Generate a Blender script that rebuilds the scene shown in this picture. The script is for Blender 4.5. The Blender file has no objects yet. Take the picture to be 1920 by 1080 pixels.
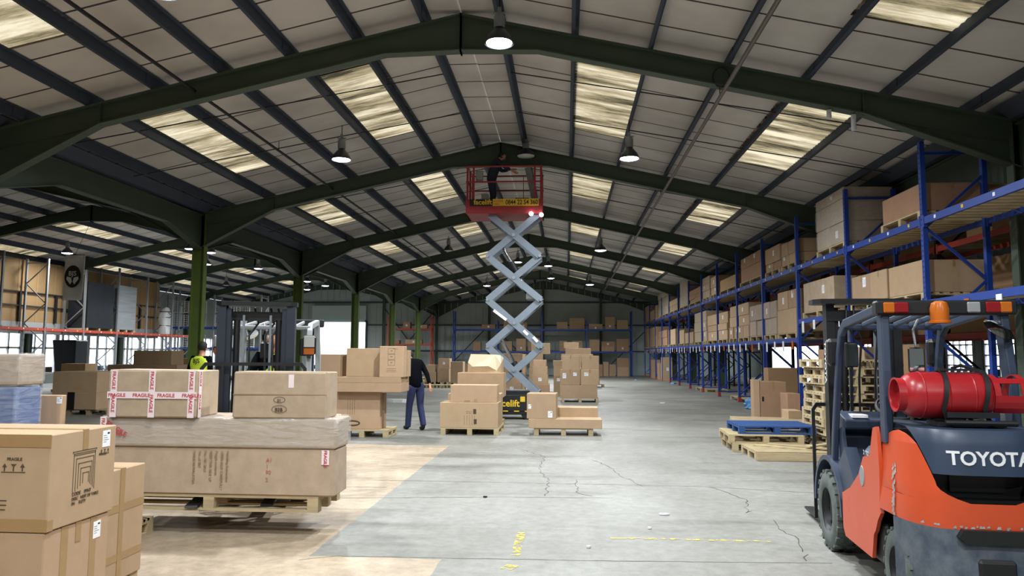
import bpy, bmesh, math, random
from mathutils import Vector, Matrix, Euler
R = math.radians
C = bpy.context.scene.collection
SC = bpy.context.scene
rnd = random.Random(7)

# ------------------------------------------------------------------ camera
CAMH, FPX = 1.65, 1390.0
YAW, PITCH, ROLL = R(4.17), R(5.1), R(0.29)
def _basis():
    F = Vector((-math.sin(YAW)*math.cos(PITCH), math.cos(YAW)*math.cos(PITCH), math.sin(PITCH)))
    Rt = Vector((math.cos(YAW), math.sin(YAW), 0)); U = Rt.cross(F)
    c, s = math.cos(ROLL), math.sin(ROLL)
    return F, Rt*c + U*s, -Rt*s + U*c
FW, RT, UP = _basis()
cam_d = bpy.data.cameras.new('camera'); cam = bpy.data.objects.new('camera', cam_d); C.objects.link(cam)
cam_d.sensor_width = 36; cam_d.lens = FPX/1920*36; cam_d.clip_end = 300; cam_d.clip_start = .05
m = Matrix((RT, UP, -FW)).transposed().to_4x4(); m.translation = (0, 0, CAMH); cam.matrix_world = m
SC.camera = cam
def ray(px, py): return FW + RT*((px-960)/FPX) - UP*((py-540)/FPX)
def at(px, py, Y):
    d = ray(px, py); return Vector((0, 0, CAMH)) + d*(Y/d.y)
def atx(px, py, X):
    d = ray(px, py); return Vector((0, 0, CAMH)) + d*(X/d.x)
def gnd(px, py, z=0.0):
    d = ray(px, py); return Vector((0, 0, CAMH)) + d*((z-CAMH)/d.z)

# ------------------------------------------------------------------ sky, exposure
w = bpy.data.worlds.new('sky'); SC.world = w; w.use_nodes = True
bg = w.node_tree.nodes['Background']; bg.inputs[0].default_value = (.86, .94, 1, 1); bg.inputs[1].default_value = 3.6
SC.view_settings.view_transform = 'Standard'; SC.view_settings.look = 'None'
SC.view_settings.exposure = 0.35; SC.view_settings.gamma = 1; SC.view_settings.use_curve_mapping = False
SC.cycles.use_denoising = True
SC.cycles.max_bounces = 7; SC.cycles.diffuse_bounces = 4; SC.cycles.glossy_bounces = 2
SC.cycles.transmission_bounces = 3; SC.cycles.transparent_max_bounces = 10
SC.cycles.sample_clamp_indirect = 4; SC.cycles.caustics_reflective = False; SC.cycles.caustics_refractive = False
LAMP_W = 300.0

# ------------------------------------------------------------------ materials
def srgb(h):
    h = h.lstrip('#'); v = [int(h[i:i+2], 16)/255 for i in (0, 2, 4)]
    return tuple(((c+.055)/1.055)**2.4 if c > .04045 else c/12.92 for c in v) + (1,)
M = {}
def pm(name, col, rough=.6, metal=0, var=.0, nscale=8, stretch=(1, 1, 1), dark=None, bump=0, objrand=0, emis=None, es=0, spec=.5, coords='Object'):
    m = bpy.data.materials.new(name); m.use_nodes = True; nt = m.node_tree; b = nt.nodes['Principled BSDF']
    c = srgb(col) if isinstance(col, str) else col
    b.inputs['Base Color'].default_value = c; b.inputs['Roughness'].default_value = rough; b.inputs['Metallic'].default_value = metal
    b.inputs['Specular IOR Level'].default_value = spec
    if emis: b.inputs['Emission Color'].default_value = srgb(emis); b.inputs['Emission Strength'].default_value = es
    if var or bump or objrand:
        tc = nt.nodes.new('ShaderNodeTexCoord'); mp = nt.nodes.new('ShaderNodeMapping'); mp.inputs['Scale'].default_value = stretch
        nt.links.new(tc.outputs[coords], mp.inputs[0])
        n = nt.nodes.new('ShaderNodeTexNoise'); n.inputs['Scale'].default_value = nscale; n.inputs['Detail'].default_value = 6; n.inputs['Roughness'].default_value = .65
        nt.links.new(mp.outputs[0], n.inputs['Vector'])
        mix = nt.nodes.new('ShaderNodeMixRGB'); rr = nt.nodes.new('ShaderNodeValToRGB')
        rr.color_ramp.elements[0].position = .35; rr.color_ramp.elements[1].position = .7
        nt.links.new(n.outputs[0], rr.inputs[0])
        mm = nt.nodes.new('ShaderNodeMath'); mm.operation = 'MULTIPLY'; mm.inputs[1].default_value = var
        nt.links.new(rr.outputs[0], mm.inputs[0]); nt.links.new(mm.outputs[0], mix.inputs[0])
        mix.inputs[1].default_value = c; mix.inputs[2].default_value = srgb(dark) if dark else tuple(x*.45 for x in c[:3])+(1,)
        out = mix.outputs[0]
        if objrand:
            oi = nt.nodes.new('ShaderNodeObjectInfo'); hs = nt.nodes.new('ShaderNodeHueSaturation')
            a = nt.nodes.new('ShaderNodeMapRange'); a.inputs[3].default_value = 1-objrand; a.inputs[4].default_value = 1+objrand*.6
            nt.links.new(oi.outputs['Random'], a.inputs[0]); nt.links.new(a.outputs[0], hs.inputs['Value'])
            s2 = nt.nodes.new('ShaderNodeMath'); s2.operation = 'MULTIPLY'; s2.inputs[1].default_value = 7.13
            s3 = nt.nodes.new('ShaderNodeMath'); s3.operation = 'FRACT'; a2 = nt.nodes.new('ShaderNodeMapRange'); a2.inputs[3].default_value = .494; a2.inputs[4].default_value = .505
            nt.links.new(oi.outputs['Random'], s2.inputs[0]); nt.links.new(s2.outputs[0], s3.inputs[0]); nt.links.new(s3.outputs[0], a2.inputs[0]); nt.links.new(a2.outputs[0], hs.inputs['Hue'])
            nt.links.new(out, hs.inputs['Color']); out = hs.outputs[0]
        nt.links.new(out, b.inputs['Base Color'])
        if bump:
            bp = nt.nodes.new('ShaderNodeBump'); bp.inputs['Strength'].default_value = bump; bp.inputs['Distance'].default_value = .02
            nt.links.new(n.outputs[0], bp.inputs['Height']); nt.links.new(bp.outputs[0], b.inputs['Normal'])
    M[name] = m; return m
pm('card', '#b0967a', .85, var=.25, nscale=5, dark='#8f765b', objrand=.16, spec=.2)
pm('card_dark', '#a08260', .85, var=.3, nscale=4, dark='#7a6045', objrand=.1, spec=.2)
pm('card_grey', '#b3a08a', .85, var=.45, nscale=6, dark='#8d7c68', bump=.1, objrand=.04, spec=.2)
pm('card_pink', '#a6856b', .85, var=.2, nscale=5, objrand=.08, spec=.2)
pm('tape', '#997c55', .35, var=.15, nscale=10)
pm('ink', '#4a3b2c', .8); pm('ink_faded', '#8b765c', .8); pm('pale_card', '#cdbda2', .8); pm('ink_red', '#b83a44', .8); pm('ink_red_faded', '#b4766a', .8)
pm('label', '#e8e9ee', .5); pm('black', '#141416', .5); pm('fragile', '#e9dadd', .35)
pm('pallet', '#bcab88', .85, var=.5, nscale=3, stretch=(1, 6, 6), dark='#85745a', objrand=.12, spec=.2)
pm('pallet_blue', '#1c4480', .75, var=.5, nscale=7, dark='#34527f')
pm('green', '#445142', .6, var=.35, nscale=2, dark='#36423a')
pm('green_light', '#55682c', .55, var=.4, nscale=2.5, dark='#3d4e26')
pm('purlin', '#3a4252', .7, var=.3, nscale=2, dark='#23262e')
pm('rackblue', '#1d3f96', .45, var=.25, nscale=6, dark='#142a60')
pm('galv', '#8b8f94', .45, .4, var=.3, nscale=10); pm('rackred', '#b0402c', .55, var=.3, nscale=5)
pm('ply', '#8c6a42', .8, var=.35, nscale=2.2, dark='#6e5232', objrand=.06)
pm('plysheet', '#8f734e', .8, var=.4, nscale=1.3, dark='#7f6240')
pm('navy', '#2e3b50', .42, var=.25, nscale=5, dark='#1d2634'); pm('orange', '#c64c28', .38, var=.3, nscale=4, dark='#a83c1a')
pm('bumper', '#36414f', .6, var=.8, nscale=5, dark='#6a6f76'); pm('scratch', '#a9a5a0', .7, var=.8, nscale=12, dark='#6c6662')
pm('redgas', '#a01b22', .33, var=.35, nscale=5, dark='#7d1218'); pm('rubber', '#5c6460', .9, var=.5, nscale=9, dark='#33383a', bump=.3)
pm('rubber_dark', '#24272a', .85); pm('darkmetal', '#1d1f24', .5, .3, var=.3, nscale=7, dark='#34302c'); pm('mastmetal', '#2b3240', .5, .2, var=.3, nscale=6); pm('steel', '#8e98a3', .4, .6)
pm('scissor', '#7f8a96', .45, .2, var=.2, nscale=6); pm('chrome', '#d0d4d8', .12, 1); pm('mirror', '#c8ccd0', .04, 1)
pm('liftred', '#962a2e', .5, var=.2, nscale=5); pm('yellow', '#e0b92c', .5); pm('lens_orange', '#b8621e', .25); pm('lens_red', '#861a20', .25)
pm('skin', '#b98468', .6); pm('jacket', '#0b0d12', 1, spec=.05); pm('jeans', '#27325a', .85, var=.3, nscale=10); pm('hivis', '#c8e23c', .7); pm('hair', '#17120f', .8)
pm('overall', '#1c2334', .85); pm('shoe', '#14141a', .6); pm('white', '#d8d9dc', .5); pm('grey', '#8a8d90', .6); pm('bluewrap', '#40629c', .4, var=.5, nscale=3, dark='#2c4a80')
pm('blackwrap', '#1a1e24', .3, var=.3, nscale=3, dark='#30363e', bump=.4); pm('greywrap', '#8b8f94', .3, var=.5, nscale=2, stretch=(.3, .3, 4), dark='#54595f', bump=.3)
pm('bluebag', '#6aa0d8', .4, bump=.5, var=.3); pm('wallsheet', '#a9b3b1', .6, var=.3, nscale=1.2, dark='#7d8888')
pm('floor_yellow', '#c6b14e', .8); pm('crack', '#3c3a36', .95); pm('joint', '#6d6a63', .95); pm('conduit', '#6a625c', .5, .3); pm('cable', '#1c1c22', .7)
pm('lensglow', '#ffffff', .5, emis='#f4f6ff', es=14); pm('reflector', '#3a3d44', .35, .5); pm('lens_off', '#b9b9b4', .3)
pm('asphalt', '#8c8f90', .9); pm('door_white', '#aebfc0', .5); pm('extinguisher', '#c02018', .4)

def film():
    m = bpy.data.materials.new('film'); m.use_nodes = True; nt = m.node_tree; nt.nodes.clear()
    o = nt.nodes.new('ShaderNodeOutputMaterial'); mx = nt.nodes.new('ShaderNodeMixShader'); t = nt.nodes.new('ShaderNodeBsdfTransparent')
    g = nt.nodes.new('ShaderNodeBsdfPrincipled'); g.inputs['Base Color'].default_value = (.75, .77, .8, 1); g.inputs['Roughness'].default_value = .18
    n = nt.nodes.new('ShaderNodeTexNoise'); n.inputs['Scale'].default_value = 4; n.inputs['Detail'].default_value = 4; n.inputs['Distortion'].default_value = 1.5
    tc = nt.nodes.new('ShaderNodeTexCoord'); mp = nt.nodes.new('ShaderNodeMapping'); mp.inputs['Scale'].default_value = (1, 1, 4)
    nt.links.new(tc.outputs['Object'], mp.inputs[0]); nt.links.new(mp.outputs[0], n.inputs['Vector'])
    b = nt.nodes.new('ShaderNodeBump'); b.inputs['Strength'].default_value = .6; b.inputs['Distance'].default_value = .04
    nt.links.new(n.outputs[0], b.inputs['Height']); nt.links.new(b.outputs[0], g.inputs['Normal'])
    r = nt.nodes.new('ShaderNodeMapRange'); r.inputs[3].default_value = .02; r.inputs[4].default_value = .38; nt.links.new(n.outputs[0], r.inputs[0])
    nt.links.new(r.outputs[0], mx.inputs[0]); nt.links.new(t.outputs[0], mx.inputs[1]); nt.links.new(g.outputs[0], mx.inputs[2]); nt.links.new(mx.outputs[0], o.inputs[0])
    M['film'] = m
film()
def glass():
    m = bpy.data.materials.new('glass'); m.use_nodes = True; nt = m.node_tree; nt.nodes.clear()
    o = nt.nodes.new('ShaderNodeOutputMaterial'); mx = nt.nodes.new('ShaderNodeMixShader'); mx.inputs[0].default_value = .08
    t = nt.nodes.new('ShaderNodeBsdfTransparent'); g = nt.nodes.new('ShaderNodeBsdfGlossy'); g.inputs['Roughness'].default_value = .05
    nt.links.new(t.outputs[0], mx.inputs[1]); nt.links.new(g.outputs[0], mx.inputs[2]); nt.links.new(mx.outputs[0], o.inputs[0]); M['glass'] = m
glass()
def roof_mat():
    # liner boards about one metre wide with dark joints running up the slope
    m = bpy.data.materials.new('roofsheet'); m.use_nodes = True; nt = m.node_tree; b = nt.nodes['Principled BSDF']; b.inputs['Roughness'].default_value = .8
    b.inputs['Specular IOR Level'].default_value = .2
    tc = nt.nodes.new('ShaderNodeTexCoord'); sp = nt.nodes.new('ShaderNodeSeparateXYZ'); nt.links.new(tc.outputs['Object'], sp.inputs[0])
    a = nt.nodes.new('ShaderNodeMath'); a.operation = 'DIVIDE'; a.inputs[1].default_value = .99; nt.links.new(sp.outputs['Y'], a.inputs[0])
    f = nt.nodes.new('ShaderNodeMath'); f.operation = 'FRACT'; nt.links.new(a.outputs[0], f.inputs[0])
    s = nt.nodes.new('ShaderNodeMath'); s.operation = 'LESS_THAN'; s.inputs[1].default_value = .045; nt.links.new(f.outputs[0], s.inputs[0])
    n = nt.nodes.new('ShaderNodeTexNoise'); n.inputs['Scale'].default_value = .6; n.inputs['Detail'].default_value = 5; nt.links.new(tc.outputs['Object'], n.inputs['Vector'])
    r = nt.nodes.new('ShaderNodeValToRGB'); r.color_ramp.elements[0].color = srgb('#b4aeaa'); r.color_ramp.elements[1].color = srgb('#cfcac6')
    r.color_ramp.elements[0].position = .3; r.color_ramp.elements[1].position = .6
    nt.links.new(n.outputs[0], r.inputs[0])
    mx = nt.nodes.new('ShaderNodeMixRGB'); mx.inputs[2].default_value = srgb('#453c3a'); nt.links.new(s.outputs[0], mx.inputs[0]); nt.links.new(r.outputs[0], mx.inputs[1])
    nt.links.new(mx.outputs[0], b.inputs['Base Color']); M['roofsheet'] = m
roof_mat()
def skylight_mat():
    m = bpy.data.materials.new('skylight'); m.use_nodes = True; nt = m.node_tree; nt.nodes.clear()
    o = nt.nodes.new('ShaderNodeOutputMaterial'); mx = nt.nodes.new('ShaderNodeMixShader'); mx.inputs[0].default_value = .45
    t = nt.nodes.new('ShaderNodeBsdfTranslucent'); d = nt.nodes.new('ShaderNodeBsdfDiffuse')
    tc = nt.nodes.new('ShaderNodeTexCoord'); mp = nt.nodes.new('ShaderNodeMapping'); mp.inputs['Scale'].default_value = (.3, 2.6, .3)
    nt.links.new(tc.outputs['Object'], mp.inputs[0])
    n = nt.nodes.new('ShaderNodeTexNoise'); n.inputs['Scale'].default_value = 1; n.inputs['Detail'].default_value = 7; n.inputs['Roughness'].default_value = .7; nt.links.new(mp.outputs[0], n.inputs['Vector'])
    r = nt.nodes.new('ShaderNodeValToRGB'); e = r.color_ramp.elements
    e[0].position = .37; e[0].color = (.03, .025, .015, 1); e[1].position = .63; e[1].color = (.46, .385, .27, 1)
    q = e.new(.48); q.color = (.2, .155, .09, 1)
    nt.links.new(n.outputs[0], r.inputs[0]); nt.links.new(r.outputs[0], t.inputs[0]); nt.links.new(r.outputs[0], d.inputs[0])
    nt.links.new(t.outputs[0], mx.inputs[1]); nt.links.new(d.outputs[0], mx.inputs[2]); nt.links.new(mx.outputs[0], o.inputs[0]); M['skylight'] = m
skylight_mat()
def floor_mat():
    m = bpy.data.materials.new('concrete'); m.use_nodes = True; nt = m.node_tree; b = nt.nodes['Principled BSDF']
    N = nt.nodes.new; L = nt.links.new
    tc = N('ShaderNodeTexCoord'); sp = N('ShaderNodeSeparateXYZ')
    dn = N('ShaderNodeTexNoise'); dn.inputs['Scale'].default_value = 3; dn.inputs['Detail'].default_value = 3; L(tc.outputs['Object'], dn.inputs['Vector'])
    va = N('ShaderNodeVectorMath'); va.operation = 'MULTIPLY_ADD'; va.inputs[1].default_value = (.06, .06, 0); L(dn.outputs['Color'], va.inputs[0]); L(tc.outputs['Object'], va.inputs[2])
    L(va.outputs[0], sp.inputs[0])
    def cmp(op, sock, v):
        n = N('ShaderNodeMath'); n.operation = op; n.inputs[1].default_value = v; L(sock, n.inputs[0]); return n.outputs[0]
    def mul(a, c, op='MULTIPLY'):
        n = N('ShaderNodeMath'); n.operation = op; L(a, n.inputs[0]); L(c, n.inputs[1]); return n.outputs[0]
    X, Y = sp.outputs['X'], sp.outputs['Y']
    a = mul(mul(cmp('LESS_THAN', X, -2.07), cmp('LESS_THAN', Y, 13.5)), cmp('GREATER_THAN', Y, 6.13))
    c = mul(cmp('LESS_THAN', X, -.98), cmp('LESS_THAN', Y, 6.13)); msk = mul(a, c, 'MAXIMUM')
    def noise(s, d=6, r=.6, v=(1, 1, 1)):
        mp = N('ShaderNodeMapping'); mp.inputs['Scale'].default_value = v; L(tc.outputs['Object'], mp.inputs[0])
        n = N('ShaderNodeTexNoise'); n.inputs['Scale'].default_value = s; n.inputs['Detail'].default_value = d; n.inputs['Roughness'].default_value = r; L(mp.outputs[0], n.inputs['Vector']); return n.outputs[0]
    def ramp(sock, p0, c0, p1, c1):
        r = N('ShaderNodeValToRGB'); r.color_ramp.elements[0].position = p0; r.color_ramp.elements[0].color = srgb(c0); r.color_ramp.elements[1].position = p1; r.color_ramp.elements[1].color = srgb(c1); L(sock, r.inputs[0]); return r.outputs[0]
    g1 = ramp(noise(.55, 8, .62, (1, .6, 1)), .32, '#706f69', .66, '#8c8c87'); t1 = ramp(noise(1.1, 9, .7), .33, '#8f7f6c', .66, '#b5a48e')
    mx = N('ShaderNodeMixRGB'); L(msk, mx.inputs[0]); L(g1, mx.inputs[1]); L(t1, mx.inputs[2])
    st = ramp(noise(9, 8, .75), .38, '#b8b4ae', .6, '#ffffff')
    m2 = N('ShaderNodeMixRGB'); m2.blend_type = 'MULTIPLY'; m2.inputs[0].default_value = .45; L(mx.outputs[0], m2.inputs[1]); L(st, m2.inputs[2])
    st2 = ramp(noise(1.6, 3, .5, (.25, 1, 1)), .28, '#8f8a84', .45, '#ffffff')
    m3 = N('ShaderNodeMixRGB'); m3.blend_type = 'MULTIPLY'; m3.inputs[0].default_value = .55; L(m2.outputs[0], m3.inputs[1]); L(st2, m3.inputs[2])
    L(m3.outputs[0], b.inputs['Base Color'])
    rr = N('ShaderNodeMapRange'); rr.inputs[3].default_value = .38; rr.inputs[4].default_value = .7; L(noise(2, 5), rr.inputs[0]); L(rr.outputs[0], b.inputs['Roughness'])
    bp = N('ShaderNodeBump'); bp.inputs['Strength'].default_value = .15; bp.inputs['Distance'].default_value = .01; L(noise(14, 6), bp.inputs['Height']); L(bp.outputs[0], b.inputs['Normal'])
    M['concrete'] = m
floor_mat()

# ------------------------------------------------------------------ mesh helpers
class MB:
    def __init__(s): s.v = []; s.f = []; s.mi = []; s.cur = 0
    def add(s, vs, fs):
        o = len(s.v); s.v += [tuple(x) for x in vs]; s.f += [tuple(i+o for i in f) for f in fs]; s.mi += [s.cur]*len(fs); return s
    def box(s, x0, x1, y0, y1, z0, z1, T=None, b=0):
        if x0 > x1: x0, x1 = x1, x0
        if y0 > y1: y0, y1 = y1, y0
        if z0 > z1: z0, z1 = z1, z0
        if b:
            b = min(b, (x1-x0)*.3, (y1-y0)*.3, (z1-z0)*.3)
            X, Y, Z = (x0, x0+b, x1-b, x1), (y0, y0+b, y1-b, y1), (z0, z0+b, z1-b, z1)
            vs = []; ix = {}
            for i in (0, 3):
                for j in (0, 3):
                    for k in (0, 3):
                        a = 1 if i == 0 else 2; c = 1 if j == 0 else 2; e = 1 if k == 0 else 2
                        for t, p in enumerate(((X[i], Y[c], Z[e]), (X[a], Y[j], Z[e]), (X[a], Y[c], Z[k]))):
                            ix[(i, j, k, t)] = len(vs); vs.append(p)
            q = lambda *k: ix[k]; F = []
            for i in (0, 3):
                F.append((q(i,0,0,0), q(i,3,0,0), q(i,3,3,0), q(i,0,3,0)) if i else (q(i,0,0,0), q(i,0,3,0), q(i,3,3,0), q(i,3,0,0)))
                F.append((q(0,i,0,1), q(0,i,3,1), q(3,i,3,1), q(3,i,0,1)) if i else (q(0,i,0,1), q(3,i,0,1), q(3,i,3,1), q(0,i,3,1)))
                F.append((q(0,0,i,2), q(3,0,i,2), q(3,3,i,2), q(0,3,i,2)) if i else (q(0,0,i,2), q(0,3,i,2), q(3,3,i,2), q(3,0,i,2)))
            def e4(*f):
                # orient outward
                p = [Vector(vs[i]) for i in f]; n = (p[1]-p[0]).cross(p[2]-p[0]); c = sum(p, Vector())/len(p); ctr = Vector(((x0+x1)/2, (y0+y1)/2, (z0+z1)/2))
                F.append(f if n.dot(c-ctr) > 0 else tuple(reversed(f)))
            for i in (0, 3):
                for j in (0, 3):
                    e4(q(i,j,0,0), q(i,j,0,1), q(i,j,3,1), q(i,j,3,0)); e4(q(i,0,j,0), q(i,0,j,2), q(i,3,j,2), q(i,3,j,0)); e4(q(0,i,j,1), q(0,i,j,2), q(3,i,j,2), q(3,i,j,1))
                    for k in (0, 3): e4(q(i,j,k,0), q(i,j,k,1), q(i,j,k,2))
            fs = F
        else:
            vs = [(x0,y0,z0),(x1,y0,z0),(x1,y1,z0),(x0,y1,z0),(x0,y0,z1),(x1,y0,z1),(x1,y1,z1),(x0,y1,z1)]
            fs = [(0,3,2,1),(4,5,6,7),(0,1,5,4),(1,2,6,5),(2,3,7,6),(3,0,4,7)]
        if T is not None: vs = [T @ Vector(v) for v in vs]
        return s.add(vs, fs)
    def bar(s, p, q, w, h, up=(0, 0, 1)):
        # rectangular bar from p to q, w across, h along up
        p, q = Vector(p), Vector(q); d = (q-p).normalized(); u = Vector(up)
        if abs(d.dot(u)) > .98: u = Vector((0, 1, 0)) if abs(d.y) < .9 else Vector((1, 0, 0))
        a = d.cross(u).normalized(); u = a.cross(d).normalized(); vs = []
        for c in (p, q):
            for i, j in ((-1,-1),(1,-1),(1,1),(-1,1)): vs.append(c + a*(w/2*i) + u*(h/2*j))
        return s.add(vs, [(0,1,2,3),(7,6,5,4),(0,4,5,1),(1,5,6,2),(2,6,7,3),(3,7,4,0)])
    def tube(s, pts, r, n=10, caps=True):
        pts = [Vector(p) for p in pts]; rs = r if isinstance(r, (list, tuple)) else [r]*len(pts); o = len(s.v); vs = []
        prev = None
        for i, p in enumerate(pts):
            d = (pts[min(i+1, len(pts)-1)] - pts[max(i-1, 0)]).normalized()
            if prev is None: a = d.orthogonal().normalized()
            else: a = (prev - d*prev.dot(d)).normalized()
            prev = a; b = d.cross(a)
            for k in range(n):
                t = 2*math.pi*k/n; vs.append(p + (a*math.cos(t) + b*math.sin(t))*rs[i])
        fs = [(i*n+k, i*n+(k+1) % n, (i+1)*n+(k+1) % n, (i+1)*n+k) for i in range(len(pts)-1) for k in range(n)]
        if caps: fs += [tuple(range(n-1, -1, -1)), tuple((len(pts)-1)*n+k for k in range(n))]
        return s.add(vs, fs)
    def sweep(s, pts, w, h, side=(1, 0, 0)):
        # rectangular section swept along a polyline; w along side, h across
        pts = [Vector(p) for p in pts]; sd = Vector(side); vs = []
        for i, p in enumerate(pts):
            d = Vector()
            if i > 0: d += (p-pts[i-1]).normalized()
            if i < len(pts)-1: d += (pts[i+1]-p).normalized()
            d.normalize(); u = sd.cross(d).normalized()
            k = 1
            if 0 < i < len(pts)-1: k = 1/max(.5, (p-pts[i-1]).normalized().dot(d))
            for a, b in ((-1,-1),(1,-1),(1,1),(-1,1)): vs.append(p + sd*(w/2*a) + u*(h/2*b*k))
        fs = [(i*4+k, i*4+(k+1) % 4, (i+1)*4+(k+1) % 4, (i+1)*4+k) for i in range(len(pts)-1) for k in range(4)]
        e = (len(pts)-1)*4; fs += [(3,2,1,0), (e, e+1, e+2, e+3)]
        return s.add(vs, fs)
    def lathe(s, prof, o, axis=(0, 0, 1), n=24):
        # prof: (r, h) pairs turned about the axis through o
        o = Vector(o); d = Vector(axis).normalized(); a = d.orthogonal().normalized(); b = d.cross(a); vs = []
        for r_, h in prof:
            for k in range(n):
                t = 2*math.pi*k/n; vs.append(o + d*h + (a*math.cos(t)+b*math.sin(t))*max(r_, 1e-4))
        fs = [(i*n+k, i*n+(k+1) % n, (i+1)*n+(k+1) % n, (i+1)*n+k) for i in range(len(prof)-1) for k in range(n)]
        return s.add(vs, fs)
    def prism(s, poly, a0, a1, axis='x'):
        # extrude a 2D polygon: axis x -> poly is (y,z); axis y -> (x,z); axis z -> (x,y)
        f = {'x': lambda p, a: (a, p[0], p[1]), 'y': lambda p, a: (p[0], a, p[1]), 'z': lambda p, a: (p[0], p[1], a)}[axis]
        n = len(poly); vs = [f(p, a0) for p in poly] + [f(p, a1) for p in poly]
        return s.add(vs, [tuple(range(n)), tuple(range(2*n-1, n-1, -1))] + [(i, i+n, (i+1) % n+n, (i+1) % n) for i in range(n)])
    def build(s, name, mats, parent=None, smooth=False, bevel=0, loc=None, sub=0, fix=True):
        me = bpy.data.meshes.new(name); me.from_pydata(s.v, [], s.f)
        if not isinstance(mats, (list, tuple)): mats = [mats]
        for k in mats: me.materials.append(M[k] if isinstance(k, str) else k)
        if any(s.mi): me.polygons.foreach_set('material_index', s.mi)
        if fix:
            bm = bmesh.new(); bm.from_mesh(me); bmesh.ops.recalc_face_normals(bm, faces=bm.faces); bm.to_mesh(me); bm.free()
        if smooth: me.polygons.foreach_set('use_smooth', [True]*len(me.polygons)); me.set_sharp_from_angle(angle=R(38))
        o = bpy.data.objects.new(name, me); C.objects.link(o); o.parent = parent
        if loc is not None: o.location = loc
        if bevel:
            b = o.modifiers.new('b', 'BEVEL'); b.width = bevel; b.segments = 2; b.limit_method = 'ANGLE'; b.angle_limit = R(40)
        if sub: q = o.modifiers.new('s', 'SUBSURF'); q.levels = sub; q.render_levels = sub
        return o
def tag(o, label, cat, group=None, kind=None):
    if len(label.split()) > 16: print('LONG', label)
    o['label'] = label; o['category'] = cat
    if group: o['group'] = group
    if kind: o['kind'] = kind
    return o
def struct(o): o['kind'] = 'structure'; return o
def thing(name, label, cat, loc=(0, 0, 0), rz=0, group=None):
    o = bpy.data.objects.new(name, None); C.objects.link(o); o.location = loc; o.rotation_euler = (0, 0, rz); o.empty_display_size = .1
    return tag(o, label, cat, group)
def copy_tree(o, parent=None):
    c = o.copy(); C.objects.link(c); c.parent = parent
    for ch in list(o.children): copy_tree(ch, c)
    return c
_tx = {}
def text(s, size, mtx, mat, parent, name='lettering', bold=0, ext=.0008, align='LEFT', sx=1, font=None):
    k = (s, size, bold, ext, align, mat)
    if k not in _tx:
        cu = bpy.data.curves.new('t', 'FONT'); cu.body = s; cu.size = size; cu.offset = bold*size; cu.extrude = ext; cu.align_x = align; cu.resolution_u = 3
        ob = bpy.data.objects.new('t', cu); C.objects.link(ob); bpy.context.view_layer.update()
        me = bpy.data.meshes.new_from_object(ob.evaluated_get(bpy.context.evaluated_depsgraph_get())); me.name = name
        bpy.data.objects.remove(ob); me.materials.clear(); me.materials.append(M[mat]); _tx[k] = me
    o = bpy.data.objects.new(name, _tx[k]); C.objects.link(o); o.parent = parent
    o.matrix_local = mtx @ Matrix.Diagonal((sx, 1, 1, 1)); return o
def mtx(loc, ex=0, ey=0, ez=0): return Matrix.Translation(loc) @ Euler((R(ex), R(ey), R(ez))).to_matrix().to_4x4()
FRONT = lambda x, y, z, tilt=0: mtx((x, y, z), 90, 0, 0) @ Matrix.Rotation(R(tilt), 4, 'Z')
SIDEP = lambda x, y, z, tilt=0: mtx((x, y, z), 90, 0, 90) @ Matrix.Rotation(R(tilt), 4, 'Z')     # on a face looking to +X
SIDEM = lambda x, y, z, tilt=0: mtx((x, y, z), 90, 0, -90) @ Matrix.Rotation(R(tilt), 4, 'Z')    # on a face looking to -X

# ------------------------------------------------------------------ the building
XL, XA, XR = -10.5, -1.83, 7.45          # valley columns and ridge of the main span
ZR, SL = 7.6, .226                        # rafter top at the ridge, slope
XA2, XL2 = -19.17, -27.84                 # ridge and outer wall of the span beyond the valley
XR2 = 15.5
Y0B, S = -11.35, 7.95
FR = [12.5 + S*i for i in range(-2, 7)]   # portal frames
YE = FR[-1]                               # gable wall
def zr(X):
    if X < XL: return ZR - SL*abs(X-XA2)
    if X <= XR: return ZR - SL*abs(X-XA)
    return ZR - SL*(XR-XA) + SL*(X-XR)
b = MB(); b.box(XL2, XR2, Y0B, YE, -.12, 0); floor = struct(b.build('floor', 'concrete'))
# joints and cracks in the slab
def ribbon(name, pts, w_, mat, z=.002, jit=0):
    b = MB(); P = []
    for i, p in enumerate(pts):
        p = gnd(*p)
        if P and jit:
            q = P[-1]; n = max(2, int((p-q).length/.09))
            d = (p-q); t = Vector((-d.y, d.x, 0)).normalized()
            for k in range(1, n): P.append(q + d*(k/n) + t*rnd.uniform(-jit, jit))
        P.append(p)
    vs = []
    for i, p in enumerate(P):
        d = (P[min(i+1, len(P)-1)]-P[max(i-1, 0)]); t = Vector((-d.y, d.x, 0)).normalized()
        ww = w_*(rnd.uniform(.3, 1) if jit else 1)
        vs += [(p.x-t.x*ww/2, p.y-t.y*ww/2, z), (p.x+t.x*ww/2, p.y+t.y*ww/2, z)]
    b.add(vs, [(2*i, 2*i+1, 2*i+3, 2*i+2) for i in range(len(P)-1)]); o = b.build(name, mat, floor, fix=False)
    for pl in o.data.polygons:
        if pl.normal.z < 0: pl.flip()
    return o
for pts in ([(700, 900), (1310, 912), (1540, 925)], [(600, 934), (940, 932), (1150, 934)], [(640, 913), (726, 914)], [(640, 1043), (1150, 1052), (1560, 1056)], [(640, 1042), (560, 1050)]):
    ribbon('floor_joint', pts, .016, 'joint', jit=.006)
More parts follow.
